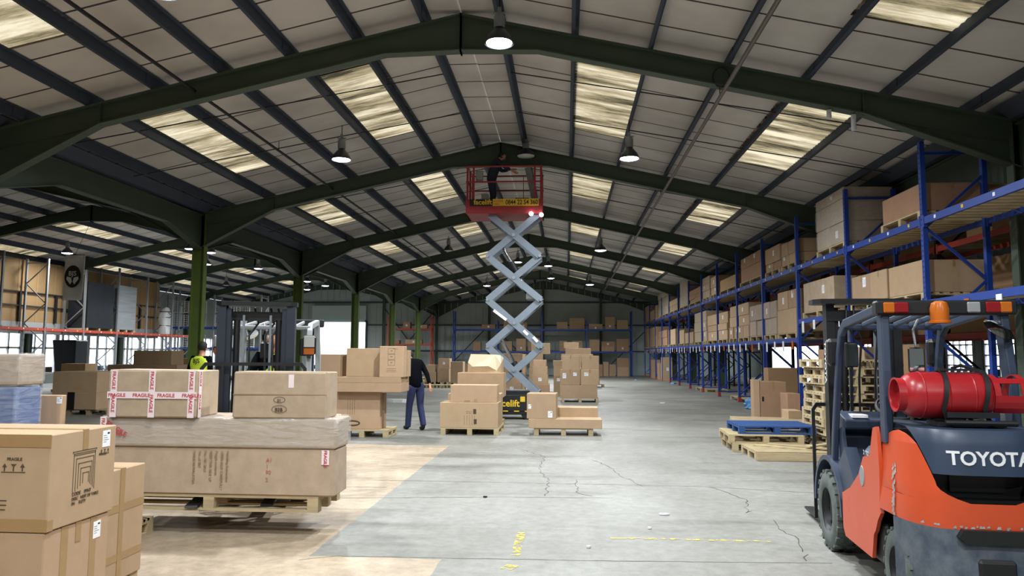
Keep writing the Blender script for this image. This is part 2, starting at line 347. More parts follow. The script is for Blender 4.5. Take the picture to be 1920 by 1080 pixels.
for pts in ([(975, 842), (1020, 856), (1012, 880), (1030, 905), (1022, 930)], [(1110, 862), (1152, 880), (1160, 890), (1205, 912)], [(1330, 913), (1380, 930), (1402, 940), (1398, 962), (1410, 958)], [(1450, 975), (1460, 992), (1490, 1005), (1505, 1035)], [(1080, 900), (1085, 925), (1110, 930)], [(1515, 1040), (1512, 1052)]):
    ribbon('floor_crack', pts, .011, 'crack', jit=.03)
yb = bpy.data.materials['floor_yellow']; nt = yb.node_tree; bs = nt.nodes['Principled BSDF']
n = nt.nodes.new('ShaderNodeTexNoise'); n.inputs['Scale'].default_value = 14; n.inputs['Detail'].default_value = 8; n.inputs['Roughness'].default_value = .7
tcn = nt.nodes.new('ShaderNodeTexCoord'); nt.links.new(tcn.outputs['Object'], n.inputs['Vector'])
g = nt.nodes.new('ShaderNodeMapRange'); g.inputs[1].default_value = .47; g.inputs[2].default_value = .56; nt.links.new(n.outputs[0], g.inputs[0]); nt.links.new(g.outputs[0], bs.inputs['Alpha'])
for pts, w_ in (([(978, 998), (966, 1042)], .075), ([(962, 1060), (948, 1068)], .1), ([(1145, 1009), (1290, 1012)], .05), ([(1290, 1012), (1445, 1016)], .05)):
    ribbon('painted_line', pts, w_, 'floor_yellow', z=.003)

# columns
nth = [0]
def ibeam_v(b, x, y, z0, z1, wd=.34, fl=.19, t=.025):
    # flanges look along X (towards each span)
    b.box(x-wd/2, x-wd/2+t, y-fl/2, y+fl/2, z0, z1); b.box(x+wd/2-t, x+wd/2, y-fl/2, y+fl/2, z0, z1); b.box(x-wd/2+t, x+wd/2-t, y-.012, y+.012, z0, z1)
for i, y in enumerate(FR[:-1]):
    for side, x in (('valley', XL), ('rack', XR), ('outer', XL2+.25)):
        top = zr(x) if side != 'outer' else zr(XL2)
        b = MB(); ibeam_v(b, x, y, 0, top-.02, .36 if side != 'outer' else .3)
        if side == 'valley':
            b.box(x-.26, x+.26, y-.16, y+.16, 0, .03)
        o = struct(b.build('steel_column', 'green_light' if side == 'valley' else 'green'))
# rafters: web plate with haunches, flanges along its edges
def rafter(xe, xa, y, D=.4, hl=2.15, hd=.62, al=1.35, ad=.27, name='rafter_beam'):
    s = 1 if xa > xe else -1; ze = zr(xe + s*1e-6); L = abs(xa-xe)
    P = lambda d, off: (xe+s*d, ze+SL*d-off)
    top = [P(0.02, 0), P(L, 0)]
    bot = [P(0.02, D+hd), P(hl, D), P(L-al, D), P(L, D+ad)]
    b = MB(); b.prism([top[0], top[1]] + bot[::-1], y-.012, y+.012, 'y')
    def fl(p, q, dz):
        b.bar((p[0], y, p[1]+dz), (q[0], y, q[1]+dz), .2, .022)
    fl(top[0], top[1], -.011)
    for p, q in zip(bot, bot[1:]): fl(p, q, .011)
    b.box(P(hl, 0)[0]-.01, P(hl, 0)[0]+.01, y-.09, y+.09, P(hl, D)[1], P(hl, .02)[1])
    if xa in (XA, XA2): b.box(xa-.012, xa+.012, y-.1, y+.1, P(L, D+ad+.03)[1], P(L, 0)[1])
    # the line of the haunch cutting seen in the web
    b.bar((P(.1, D)[0], y-.02, P(.1, D)[1]), (P(hl, D)[0], y-.02, P(hl, D)[1]), .012, .02)
    return struct(b.build(name, 'green'))
for y in FR:
    rafter(XL, XA, y); rafter(XR, XA, y, hl=2.5, hd=.4)
    if y > 20: rafter(XL, XA2, y)
    if y > 20: rafter(XL2, XA2, y)
    if y > 0:
        zz = zr(XR); b = MB(); b.prism([(XR, zz), (XR2, zr(XR2)), (XR2, zr(XR2)-.4), (XR+2.3, zz+SL*2.3-.4), (XR, zz-1)], y-.012, y+.012, 'y')
        b.bar((XR, y, zz), (XR2, y, zr(XR2)), .2, .022); b.bar((XR, y, zz-1), (XR+2.3, y, zz+SL*2.3-.4), .2, .022); b.bar((XR+2.3, y, zz+SL*2.3-.4), (XR2, y, zr(XR2)-.4), .2, .022)
        struct(b.build('rafter_beam', 'green'))
# valley beams with haunches between the columns
for x in (XL, XR):
    for y, y2 in zip(FR[:-1], FR[1:]):
        zt = zr(x)-.05; b = MB(); L = y2-y
        poly = [(y, zt), (y2, zt), (y2, zt-1.0), (y2-1.9, zt-.5), (y+1.9, zt-.5), (y, zt-1.0)]
        b.prism(poly, x-.012, x+.012, 'x')
        b.bar((x, y, zt), (x, y2, zt), .2, .02)
        for p, q in zip(poly[2:], poly[3:]): b.bar((x, p[0], p[1]), (x, q[0], q[1]), .2, .022)
        struct(b.build('valley_beam', 'green'))
    b = MB(); zt = zr(x)+.02
    b.add([(x-.42, Y0B, zt+.2), (x-.2, Y0B, zt), (x+.2, Y0B, zt), (x+.42, Y0B, zt+.2), (x-.42, YE, zt+.2), (x-.2, YE, zt), (x+.2, YE, zt), (x+.42, YE, zt+.2)], [(0, 4, 5, 1), (1, 5, 6, 2), (2, 6, 7, 3)])
    struct(b.build('trim_1', 'purlin'))
# purlins: cold rolled Z sections
PO = [.65+1.22*k for k in range(7)]
def purlins(xa, xe, y0=Y0B, ridge=True, kx=1):
    s = 1 if xe > xa else -1; L = abs(xe-xa); k = 0
    po = [o*(L/8.67) for o in PO]
    for o_ in po:
        x = xa + s*o_; z = zr(x) + .01; b = MB()
        b.box(x-.006, x+.006, y0, YE, z, z+.2); b.box(x, x+.07, y0, YE, z+.19, z+.2); b.box(x-.07, x, y0, YE, z, z+.01)
        # sleeves and cleats at the frames
        for y in FR:
            if y > y0: b.box(x-.02, x+.02, y-.35, y+.35, z+.01, z+.19)
        struct(b.build('purlin_beam', 'purlin'))
    return po
def roof(xa, xe, y0, nm, sky=True):
    s = 1 if xe > xa else -1; L = abs(xe-xa); po = purlins(xa, xe, y0)
    edges = [0]+po+[L]; b = MB()
    Z = lambda x: zr(x)+.215
    ys = [y0]
    for y in FR[:-1]:
        if y+S/2-1.9 > y0: ys += [y+S/2-2.5, y+S/2+1.9]
    ys.append(YE)
    for i in range(len(edges)-1):
        xa_, xb_ = xa+s*edges[i], xa+s*edges[i+1]
        za, zb = ZR+.215-SL*edges[i] if xa != XR2 else Z(xa_), ZR+.215-SL*edges[i+1] if xa != XR2 else Z(xb_)
        if i == 0 and xa != XR2: za = zb
        for j in range(len(ys)-1):
            if sky and i in (2, 5) and j % 2 == 1:
                q = MB(); n = 58; vs = []; y1, y2 = ys[j]-.06, ys[j+1]+.06; ex = .05*s
                for k in range(n+1):
                    yy = y1+(y2-y1)*k/n; dz = 0 if k < 3 or k > n-3 else -.022*(k % 2)
                    vs += [(xa_-ex, yy, za+dz-.004+.0113), (xb_+ex, yy, zb+dz-.004-.0113)]
                q.add(vs, [(2*k, 2*k+1, 2*k+3, 2*k+2) for k in range(n)])
                nth[0] += 1; struct(q.build('window_%d' % nth[0], 'skylight', fix=False))
            else:
                b.add([(xa_, ys[j], za), (xb_, ys[j], zb), (xb_, ys[j+1], zb), (xa_, ys[j+1], za)], [(0, 1, 2, 3)])
    struct(b.build(nm, 'roofsheet', fix=False))
roof(XA, XL, Y0B, 'ceiling_main_west'); roof(XA, XR, Y0B, 'ceiling_main_east')
roof(XA2, XL, Y0B, 'ceiling_west_inner'); roof(XA2, XL2, Y0B, 'ceiling_west_outer')
roof(XR2, XR, Y0B, 'ceiling_east', sky=False)
# ridge flashing
b = MB(); b.box(XA-.5, XA+.5, Y0B, YE, ZR+.19, ZR+.2); 
# sag rods in the roof: thin ties crossing the slopes
def rod(p, q, r=.012, mat='cable', name='tie_rod'):
    b = MB(); b.tube([p, q], r, 6); return struct(b.build('trim_2', mat))
for i in range(1, len(FR)-1):
    y = FR[i]
    for s, L in ((-1, 8.67), (1, 9.28)):
        x0, x1 = XA+s*.65, XA+s*(L-.4)
        for f0, f1 in ((.3, .62), (.62, .9)):
            rod((x0, y+S*f0, zr(x0)+.03), (x1, y+S*(f0-.13), zr(x1)+.03))
# gable wall, side walls
def panelwall(name, axis, c, a0, a1, z0, ztop, openings=(), pitch=1.0, th=.03, mat='wallsheet'):
    # profiled sheets standing side by side; ztop is a function; openings (a0, a1, z0, z1)
    b = MB(); cuts = sorted(set([a0, a1] + [v for o in openings for v in o[:2]] + ([XA2, XL, XA, XR] if axis == 'y' else [])))
    cuts = [v for v in cuts if a0 <= v <= a1]
    def q(u0, u1, zb, t0, t1):
        if axis == 'y': b.add([(u0, c, zb), (u1, c, zb), (u1, c, t1), (u0, c, t0), (u0, c+.05, zb), (u1, c+.05, zb), (u1, c+.05, t1), (u0, c+.05, t0)], [(0, 1, 2, 3), (7, 6, 5, 4)])
        else: b.add([(c, u0, zb), (c, u1, zb), (c, u1, t1), (c, u0, t0), (c+.05, u0, zb), (c+.05, u1, zb), (c+.05, u1, t1), (c+.05, u0, t0)], [(0, 1, 2, 3), (7, 6, 5, 4)])
    for u0, u1 in zip(cuts, cuts[1:]):
        e = 1e-4; t0, t1 = ztop(u0+e), ztop(u1-e); zb = z0
        for o in sorted(openings, key=lambda o: o[2]):
            if o[0] <= u0+e and o[1] >= u1-e:
                if o[2] > zb: q(u0, u1, zb, o[2], o[2])
                zb = o[3]
        q(u0, u1, zb, t0, t1)
    # standing seams
    u = a0+pitch/2
    while u < a1:
        blk = [o for o in openings if o[0]-.02 < u < o[1]+.02]; spans = [(z0, ztop(u)-.02)]
        for o in blk:
            spans = [s2 for s_ in spans for s2 in ((s_[0], min(s_[1], o[2])), (max(s_[0], o[3]), s_[1])) if s2[1]-s2[0] > .05]
        for a, d in spans:
            if axis == 'y': b.box(u-.02, u+.02, c-th, c, a, d)
            else:
                s_ = 1 if c < 0 else -1; b.box(min(c, c+th*s_), max(c, c+th*s_), u-.02, u+.02, a, d)
        u += pitch
    return struct(b.build(name, mat, fix=False))
DOOR = (-20.75, -16.45, 0, 4.35)
zw = lambda x: zr(x)+.24
panelwall('wall_back', 'y', YE, XL2, XR2, 0, zw, [DOOR], pitch=.52)
for z in (1.9, 4.0, 5.85):
    for x0, x1 in ((XL2, DOOR[0]), (DOOR[0], DOOR[1]), (DOOR[1], XR2)):
        if x0 == DOOR[0] and z < 4.35: continue
        b = MB(); b.box(x0, x1, YE-.17, YE-.03, z-.05, z+.05); struct(b.build('trim_3', 'purlin'))
for x in (-14.9, -10.5, -6.2, -1.83, 2.8, XR, 12):
    b = MB(); ibeam_v(b, x, YE-.3, 0, zr(x)-.05, .2, .14); struct(b.build('steel_column', 'green'))
for p, q in (((-14.9, YE-.25, .2), (-10.5, YE-.25, 5.4)), ((-14.9, YE-.25, 5.4), (-12.6, YE-.25, 2.4)), ((-9.9, YE-.35, .2), (-6.2, YE-.35, 4)), ((3, YE-.35, .3), (7, YE-.35, 4.2)), ((-6, YE-.35, 4), (-2.2, YE-.35, .3))):
    b = MB(); b.bar(p, q, .07, .07); struct(b.build('trim_4', 'purlin'))
# loading docks in the outer west wall and the windows of the east wall
wo = []; y = 23.0
while y < 55: wo.append((y, y+2.42, .5, 2.75)); y += 2.65
side = lambda y: zr(XL2)+.2
panelwall('wall_left', 'x', XL2, Y0B, YE, 0, side, wo, pitch=.52)
for k, o in enumerate(wo):
    b = MB(); x = XL2+.06
    for u in (o[0], o[0]+(o[1]-o[0])/3, o[0]+(o[1]-o[0])*2/3, o[1]): b.box(x-.08, x+.02, u-.05, u+.05, o[2], o[3])
    for z in (o[2], o[3], 1.85): b.box(x-.08, x+.02, o[0], o[1], z-.05, z+.05)
    nth[0] += 1; f_ = struct(b.build('window_%d' % nth[0], 'white'))
    b = MB(); b.box(x-.05, x-.04, o[0], o[1], o[2], o[3]); b.build('window_pane', 'glass', f_)
eo = [(24.2, 26.1, .9, 2.5), (26.9, 28.8, .9, 2.5), (29.6, 31.5, .9, 2.5), (39, 41, 1, 3), (47, 57.5, 0.0, 3.5)]
panelwall('wall_right', 'x', XR2, Y0B, YE, 0, lambda y: zr(XR2)+.2, eo, pitch=.52)
for o in eo[:4]:
    b = MB(); x = XR2
    for i in range(5): u = o[0]+(o[1]-o[0])*i/4; b.box(x-.02, x+.06, u-.03, u+.03, o[2], o[3])
    for i in range(5): z = o[2]+(o[3]-o[2])*i/4; b.box(x-.02, x+.06, o[0], o[1], z-.025, z+.025)
    nth[0] += 1; f_ = struct(b.build('window_%d' % nth[0], 'white'))
    b = MB(); b.box(x+.02, x+.03, o[0], o[1], o[2], o[3]); b.build('window_pane', 'glass', f_)
panelwall('wall_front', 'y', Y0B, XL2, XR2, 0, zw, [], pitch=.52)
# door head: roller shutter drum above the open doorway, rolled up
b = MB(); b.box(DOOR[0]-.1, DOOR[1]+.1, YE-.5, YE-.06, 4.35, 5.55)
b.lathe([(.22, 0), (.22, DOOR[1]-DOOR[0])], (DOOR[0], YE-.3, 4.42), (1, 0, 0)); d_ = struct(b.build('door_1', 'door_white'))
b = MB()
for x in (DOOR[0]-.06, DOOR[1]+.06): b.box(x-.07, x+.07, YE-.2, YE-.02, 0, 4.35)
b.build('door_frame', 'purlin', d_)
b = MB(); b.box(-60, 60, YE, 110, -.2, -.1); b.box(-80, XL2, -20, 110, -.2, -.1); b.box(XR2, 60, -20, 110, -.2, -.1); b.build('ground', 'asphalt')['kind'] = 'structure'

# conduit pipe sloping under the rafters and the cables beside it
def pipe(name, pts, r, mat, label, cat, hang=()):
    b = MB(); b.tube(pts, r, 8); o = b.build(name, mat, smooth=True); tag(o, label, cat)
    for p in hang:
        b = MB(); b.tube([p, (p[0], p[1], zr(p[0])+.02)], .008, 5); b.build('hanger', 'cable', o)
    return o
px_ = [at(1455, 0, 8.2), at(1352, 172, 12.0), at(1290, 300, 16.5), at(1240, 392, 22), at(1190, 486, 34), at(1150, 545, 50)]
for i_ in range(len(px_)): px_[i_].z = min(px_[i_].z, zr(px_[i_].x)-.45); px_[i_].x = 2.62; px_[i_].z = 6.02
pipe('conduit_pipe', [tuple(p) for p in px_], .035, 'conduit', 'thin brown steel pipe running the length of the roof under the green rafters', 'pipe', [(2.62, y, 6.05) for y in (8.6, 12.5, 20.45, 28.4, 36.35, 44.3)])
xl_ = at(350, 160, 12.2); pipe('conduit_pipe', [(xl_.x, y, xl_.z) for y in (-6, 5, 12, 20, 30, 45, 59)], .03, 'cable', 'dark cable conduit hung along the roof slope between ridge and valley columns', 'pipe', [(xl_.x, y, xl_.z) for y in (4.5, 8.5, 12.5, 16.4, 20.45, 28.4, 36.35)])

# ------------------------------------------------------------------ high bay lamps
GN = 'hanging high bay lamps'
def lamp(x, y, z, label, on=True, dia=.44, stem=True, tilt=(0, 0), pw=1.0, group=None):
    t = thing('high_bay_lamp', label, 'ceiling lamp', (x, y, z), 0, GN); r = dia/2
    b = MB(); b.lathe([(r, 0), (r*.97, .03), (r*.8, .12), (r*.5, .2), (r*.32, .25), (r*.3, .27)], (0, 0, 0)); b.lathe([(r*.94, .01), (r*.78, .11), (r*.46, .19), (0, .2)], (0, 0, 0)); b.build('reflector', 'reflector', t, smooth=True)
    b = MB(); b.lathe([(0, .26), (.085, .26), (.09, .3), (.09, .45), (.06, .5), (0, .5)], (0, 0, 0), n=16); b.box(-.1, .1, -.02, .02, .5, .52); b.box(-.03, .03, -.03, .03, .5, .6); b.build('ballast_housing', 'galv', t, smooth=True)
    b = MB(); b.lathe([(0, -.035), (r*.55, -.025), (r*.88, 0), (r*.9, .012)], (0, 0, 0)); b.build('lens', 'lensglow' if on else 'lens_off', t, smooth=True)
    top = zr(x) - z + .05
    if top > .6: b = MB(); b.tube([(0, 0, .58), (0, 0, top)], .01, 6); b.build('hanging_rod', 'cable', t)
    if on:
        l = bpy.data.lights.new('lamp_light', 'AREA'); l.shape = 'DISK'; l.size = dia*.8; l.energy = LAMP_W*pw; l.color = (.93, .98, 1.0); l.spread = R(165)
        o = bpy.data.objects.new('light', l); C.objects.link(o); o.parent = t; o.location = (0, 0, -.05)
    return t
def lp(px, py, Y, label, on=True, **k):
    p = at(px, py, Y); return lamp(p.x, Y, p.z, label, on, **k)
lp(936, 82, 11.4, 'very bright lamp just below the ridge of the first green rafter', pw=1.2, dia=.46)
lp(640, 300, 16.4, 'glowing lamp on a rod between the first two rafters, beside dirty skylights', dia=.45)
lp(1180, 298, 16.4, 'glowing lamp on a rod, beside the roof pipe, second skylight column', dia=.45)
lp(986, 293, 20.02, 'unlit lamp with white box on top beside the worker in the red basket', False, dia=.55).scale = (1, 1, .8)
lp(841, 470, 32.4, 'unlit dark lamp hanging clear of the scissor arms near a dirty skylight', False, dia=.42)
lp(1126, 470, 30.4, 'lit lamp with long grey housing hanging next to the conduit pipe', dia=.5)
lp(971, 492, 38.7, 'lit lamp seen just behind the scissor arms crossing', dia=.46)
lp(1028, 499, 40, 'lit lamp under the ridge just clear of the scissor arms', dia=.46)
lp(1033, 522, 46.8, 'small lit lamp under the ridge, lowest of the ridge row', dia=.46)
lp(913, 536, 48.3, 'lit lamp near the gable wall just clear of the scissor joint', dia=.5)
lp(1106, 534, 44.5, 'lit lamp near the gable wall above the blue back rack', dia=.5)
lp(394, 474, 32.4, 'brightest lamp beside the thick green column', dia=.5)
lp(387, 496, 37, 'lamp below the brightest one beside the thick green column', dia=.5)
lp(355, 467, 34.6, 'lamp peeping from behind the thick green column', dia=.46)
lp(126, 475, 32.4, 'lamp above the white hanging banner over the crate racks', dia=.5, pw=.6)
lp(484, 504, 39, 'lamp over the mast of the facing forklift', dia=.46)
lp(424, 535, 44, 'unlit lamp over the mast of the facing forklift', False, dia=.42)
lp(576, 528, 44.5, 'upper lamp of the pair beside the second green column', dia=.46)
lp(576, 543, 50, 'lower lamp of the pair beside the second green column', dia=.46)
lp(610, 536, 48.3, 'lamp in front of the gable wall over the open doorway', dia=.5)
for k_, (x, y) in enumerate(((-5, 8.5), (1.5, 8.5), (-5, .5), (1.5, .5), (-1.1, 3.6), (-1.1, -3), (-1.4, 24.2), (4.0, -4))):  # unseen lamps added to light the near aisle and the tall pale stack
    lamp(x, y, 5.6 if x == 4 else 6.1 if abs(x+1.1) > .1 else 6.5, 'unseen added lamp on a rod above the nearest aisle, %s' % ('over the crates', 'over the forklift', 'by the entrance crates', 'by the entrance racks', 'under the ridge', 'by the end wall', 'over the lifted basket', 'over the entrance rack')[k_], pw=(.9, 1, .6, .8, .8, .7, 1, .6)[k_])

# ------------------------------------------------------------------ pallets and cartons
def pallet_boards(L, W, H=.144, n=7, longb=False):
    # L along x, W along y; top boards run along y? boards run along x on bearers along y
    top, blk, bot = MB(), [], []
    bw = .1; g = (W-n*bw)/(n-1)
    for i in range(n):
        y = -W/2+i*(bw+g); top.box(-L/2, L/2, y, y+bw, H-.022, H)
    for x in (-L/2, -.05, L/2-.1): top.box(x, x+.1, -W/2, W/2, H-.044, H-.022)
    for x in (-L/2, -.05, L/2-.1):
        for y in (-W/2, -.05, W/2-.1):
            b = MB(); b.box(x, x+.1, y, y+.1, .02, H-.044); blk.append(b)
        b = MB(); b.box(x, x+.1, -W/2, W/2, 0, .02); bot.append(b)
    if longb:
        bot = []
        for y in (-W/2, -.05, W/2-.1): b = MB(); b.box(-L/2, L/2, y, y+.1, 0, .02); bot.append(b)
    return top, blk, bot
def pallet(x, y, z, L, W, label, rz=0, parts=True, mat='pallet', group=None, tilt=(0, 0), longb=False):
    top, blk, bot = pallet_boards(L, W, longb=longb)
    if parts:
        t = thing('wooden_pallet', label, 'pallet', (x, y, z), rz, group); t.rotation_euler = (tilt[0], tilt[1], rz)
        top.build('top_deck', mat, t)
        for b in blk: b.build('block', mat, t)
        for b in bot: b.build('bottom_board', mat, t)
        return t
    for b in blk+bot: top.add(b.v, b.f)
    o = top.build('wooden_pallet', mat, None); o.location = (x, y, z); o.rotation_euler = (tilt[0], tilt[1], rz)
    return tag(o, label, 'pallet', group)
def carton(x0, x1, y0, y1, z0, z1, label, mat='card', rz=0, tape=True, stick=(), prints=(), name='cardboard_box', group=None, wrap=False, b=.006, cat='box', jit=0, ftape=None):
    if x0 > x1: x0, x1 = x1, x0
    cx, cy = (x0+x1)/2, (y0+y1)/2; hx, hy, h = (x1-x0)/2, (y1-y0)/2, z1-z0
    det = tape or stick or prints or wrap or ftape
    if det: t = thing(name, label, cat, (cx, cy, z0), rz, group)
    m_ = MB(); m_.box(-hx, hx, -hy, hy, 0, h, b=b)
    if jit: m_.v = [(v[0]+rnd.uniform(-jit, jit), v[1]+rnd.uniform(-jit, jit), v[2]+(rnd.uniform(-jit, jit) if v[2] > h/2 else 0)) for v in m_.v]
    o = m_.build('carton' if det else name, mat, t if det else None, fix=False)
    if not det:
        o.location = (cx, cy, z0); o.rotation_euler = (0, 0, rz); tag(o, label, cat, group); return o
    e = .0025
    if tape:
        q = MB(); w_ = .024
        if hx >= hy: q.box(-hx-e, hx+e, -w_, w_, h, h+e); q.box(hx, hx+e, -w_, w_, h*.78, h); q.box(-hx-e, -hx, -w_, w_, h*.78, h)
        else: q.box(-w_, w_, -hy-e, hy+e, h, h+e); q.box(-w_, w_, -hy-e, -hy, h*.78, h); 
        q.build('packing_tape', 'tape', t)
        q = MB(); s = .0012
        if hx >= hy: q.box(-hx, hx, -s, s, h+e, h+e+.0006)
        else: q.box(-s, s, -hy, hy, h+e, h+e+.0006)
    for st in stick:
        face, u, v, w_, hh = st[:5]; q = MB()
        # u, v: fraction across and up the face of the label's centre
        if face == 'f': X = -hx+2*hx*u; Z = h*v; q.box(X-w_/2, X+w_/2, -hy-e, -hy, Z-hh/2, Z+hh/2)
        elif face == 's': Y = -hy+2*hy*u; Z = h*v; q.box(hx, hx+e, Y-w_/2, Y+w_/2, Z-hh/2, Z+hh/2)
        else: Y = -hy+2*hy*u; Z = h*v; q.box(-hx-e, -hx, Y-w_/2, Y+w_/2, Z-hh/2, Z+hh/2)
        o = q.build('paper_label', st[5] if len(st) > 5 else 'label', t); o['label'] = 'white paper label'
        if w_ > .04 and hh > .05 and (len(st) <= 5):
            q = MB()
            for k in range(5):
                zz = Z+hh*(.32-.13*k); ww = w_*rnd.uniform(.15, .35)
                c_ = X if face == 'f' else Y
                a, d = c_-w_*.38, c_-w_*.38+ww*2
                if k == 0: a, d = c_+w_*.1, c_+w_*.4
                if face == 'f': q.box(a, d, -hy-e-.0006, -hy-e, zz-hh*(.05 if k == 0 else .012), zz+hh*(.05 if k == 0 else .012))
                elif face == 's': q.box(hx+e, hx+e+.0006, a, d, zz-hh*(.05 if k == 0 else .012), zz+hh*(.05 if k == 0 else .012))
                else: q.box(-hx-e-.0006, -hx-e, a, d, zz-hh*.012, zz+hh*.012)
            q.build('label_print', 'black', o)
    for p in prints:
        face, u, v, s_, size = p[:5]; mat_ = p[5] if len(p) > 5 else 'ink'; tl = p[6] if len(p) > 6 else 0
        if face == 'f': mm = FRONT(-hx+2*hx*u, -hy-.002, h*v, tl)
        elif face == 's': mm = SIDEP(hx+.002, -hy+2*hy*u, h*v, tl)
        else: mm = SIDEM(-hx-.002, hy-2*hy*u, h*v, tl)
        text(s_, size, mm, mat_, t, 'printing', .01)
    if wrap:
        q = MB(); g_ = .02; q.box(-hx-g_, hx+g_, -hy-g_, hy+g_, .0, h+.01, b=.03); o = q.build('stretch_wrap', 'film', t, smooth=True, fix=False)
    return t
def rows(obj, face, hx, hy, h, spec, mat='ink', name='printed_lines'):
    # printed blocks of small text too blurred to read: (u0, u1, v0, v1, n, vertical)
    q = MB()
    for (u0, u1, v0, v1, n, vert) in spec:
        for k in range(n):
            if vert:
                uu = u0+(u1-u0)*(k+.5)/n; vv = v0
                while vv < v1:
                    l = rnd.uniform(.02, .06); a = min(vv+l, v1); put = (uu-.003/(2*hx), uu+.003/(2*hx), vv, a); vv = a+.015
                    _pp(q, face, hx, hy, h, put)
            else:
                vv = v1-(v1-v0)*(k+.5)/n; uu = u0
                while uu < u1:
                    l = rnd.uniform(.02, .06); a = min(uu+l, u1); put = (uu, a, vv-.003/h, vv+.003/h); uu = a+.01
                    _pp(q, face, hx, hy, h, put)
    return q.build(name, mat, obj)
def _pp(q, face, hx, hy, h, r):
    u0, u1, v0, v1 = r; e = .0015
    if face == 'f': q.box(-hx+2*hx*u0, -hx+2*hx*u1, -hy-e, -hy, h*v0, h*v1)
    else: q.box(hx, hx+e, -hy+2*hy*u0, -hy+2*hy*u1, h*v0, h*v1)
def dims(o): return (o.children[0].dimensions if o.children else o.dimensions)
def fb(px0, px1, yt, Y, dep, z0, label, yb=None, **k):
    # a carton whose front face stands at depth Y, from its edges in the photo; z0 is what it stands on
    p, q = at(px0, (yt+(yb or yt))/2, Y), at(px1, (yt+(yb or yt))/2, Y); zt = at((px0+px1)/2, yt, Y).z
    return carton(p.x, q.x, Y, Y+dep, z0, zt, label, **k), zt
PH = .144

# --- entrance stack (axis aligned, seen on its front and on its long side)
XF = -2.86
pallet(-3.68, 4.55, 0, 1.4, 1.14, 'pallet under the printed boxes beside the camera')
b0, zt_ = None, .66
t = carton(-4.05, XF, 3.98, 4.56, PH, .655, 'taped carton carrying the printed furniture box, white label near its corner', stick=[('s', .8, .84, .07, .1)], prints=[('f', .8, .2, 'FRAGILE', .05, 'ink_red_faded')])
q = MB(); hx, hy, h = (XF+4.05)/2, .29, .511
for u in (-.12, .14): q.box(hx, hx+.002, u-.03, u+.03, 0, h)
q.build('packing_tape', 'tape', t)
t = carton(-4.05, XF+.01, 3.98, 4.58, .66, 1.19, 'printed furniture carton with line drawing and handling arrows, topmost beside the camera', stick=[('s', .83, .86, .075, .1)])
hx, hy, h = (XF+.01+4.05)/2, .3, .53
for s_, u, v, sz in (('CODE    PPN7', .33, .30, .028), ('DESC   NEST OF TABLE', .33, .25, .024), ('PN     FLETY', .33, .20, .024), ('FRAGILE', .72, .68, .02)):
    text(s_, sz, SIDEP(hx+.002, -hy+2*hy*u, h*v), 'ink', t, 'printing', .012)
q = MB()   # nested tables line drawing
def frame_lines(q, y0, y1, z0, z1, w=.004, e=.0015):
    q.box(hx, hx+e, y0, y1, z1-w, z1); q.box(hx, hx+e, y0, y0+w, z0, z1); q.box(hx, hx+e, y1-w, y1, z0, z1)
for k in range(5):
    y0, y1, zt2 = -.1+.022*k, .1-.014*k, .40-.03*k
    frame_lines(q, y0, y1, .17+.012*k, zt2)
frame_lines(q, -.1, .1, .385, .39); frame_lines(q, -.11, .11, .40, .412)
q.build('table_drawing', 'ink', t)
def arrows(t, fx, u, v, s=.03, face='s', hx=.6, hy=.3, h=.5):
    q = MB()
    for k in range(3):
        c = (-hy+2*hy*u if face == 's' else -hx+2*hx*u) + k*s*1.5; z = h*v
        tri = [(c-s*.4, z), (c+s*.4, z), (c, z+s*.6)] if k != 1 else [(c-s*.5, z+s*.5), (c+s*.5, z+s*.5), (c, z)]
        if face == 's': q.prism(tri, hx, hx+.0015, 'x'); q.box(hx, hx+.0015, c-s*.1, c+s*.1, z-s*.6, z+.001)
        else: q.prism(tri, -hy-.0015, -hy, 'y'); q.box(c-s*.1, c+s*.1, -hy-.0015, -hy, z-s*.6, z+.001)
    q.box(*( (hx, hx+.0015, -hy+2*hy*u-s*.5, -hy+2*hy*u+s*3.5) if face == 's' else (-hx+2*hx*u-s*.5, -hx+2*hx*u+s*3.5, -hy-.0015, -hy)), h*v-s*.85, h*v-s*.7)
    return q.build('handling_symbols', 'ink', t)
arrows(t, 0, .76, .72, .022, 's', hx, hy, h); arrows(t, 0, .78, .66, .035, 'f', hx, hy, h)
text('FRAGILE', .024, FRONT(-hx+2*hx*.79, -hy-.002, h*.73), 'ink', t, 'printing', .012)
rows(t, 'f', hx, hy, h, [(.7, .8, .2, .34, 3, False)])
q = MB()   # darker tape patches at the front corner
q.box(hx-.34, hx+.002, -hy-.003, -hy, h-.07, h); q.box(hx, hx+.002, -hy, -hy+.05, 0, .06); q.box(hx-.35, hx+.001, -hy-.003, -hy, 0, .07)
q.build('packing_tape', 'tape', t)
t = carton(-3.62, -2.96, 4.6, 5.12, PH, .875, 'tall taped carton standing behind the printed furniture boxes, at the pallet end')
hx, hy, h = .33, .26, .731; q = MB()
for z in (.13, .45): q.box(hx, hx+.002, -hy, hy, z, z+.05)
q.box(hx, hx+.003, -.03, .02, -.0, h); q.box(-hx, hx, -hy-.002, -hy, .13, .18); q.box(-hx, hx, -hy-.002, -hy, .45, .5)
q.build('packing_tape', 'tape', t)
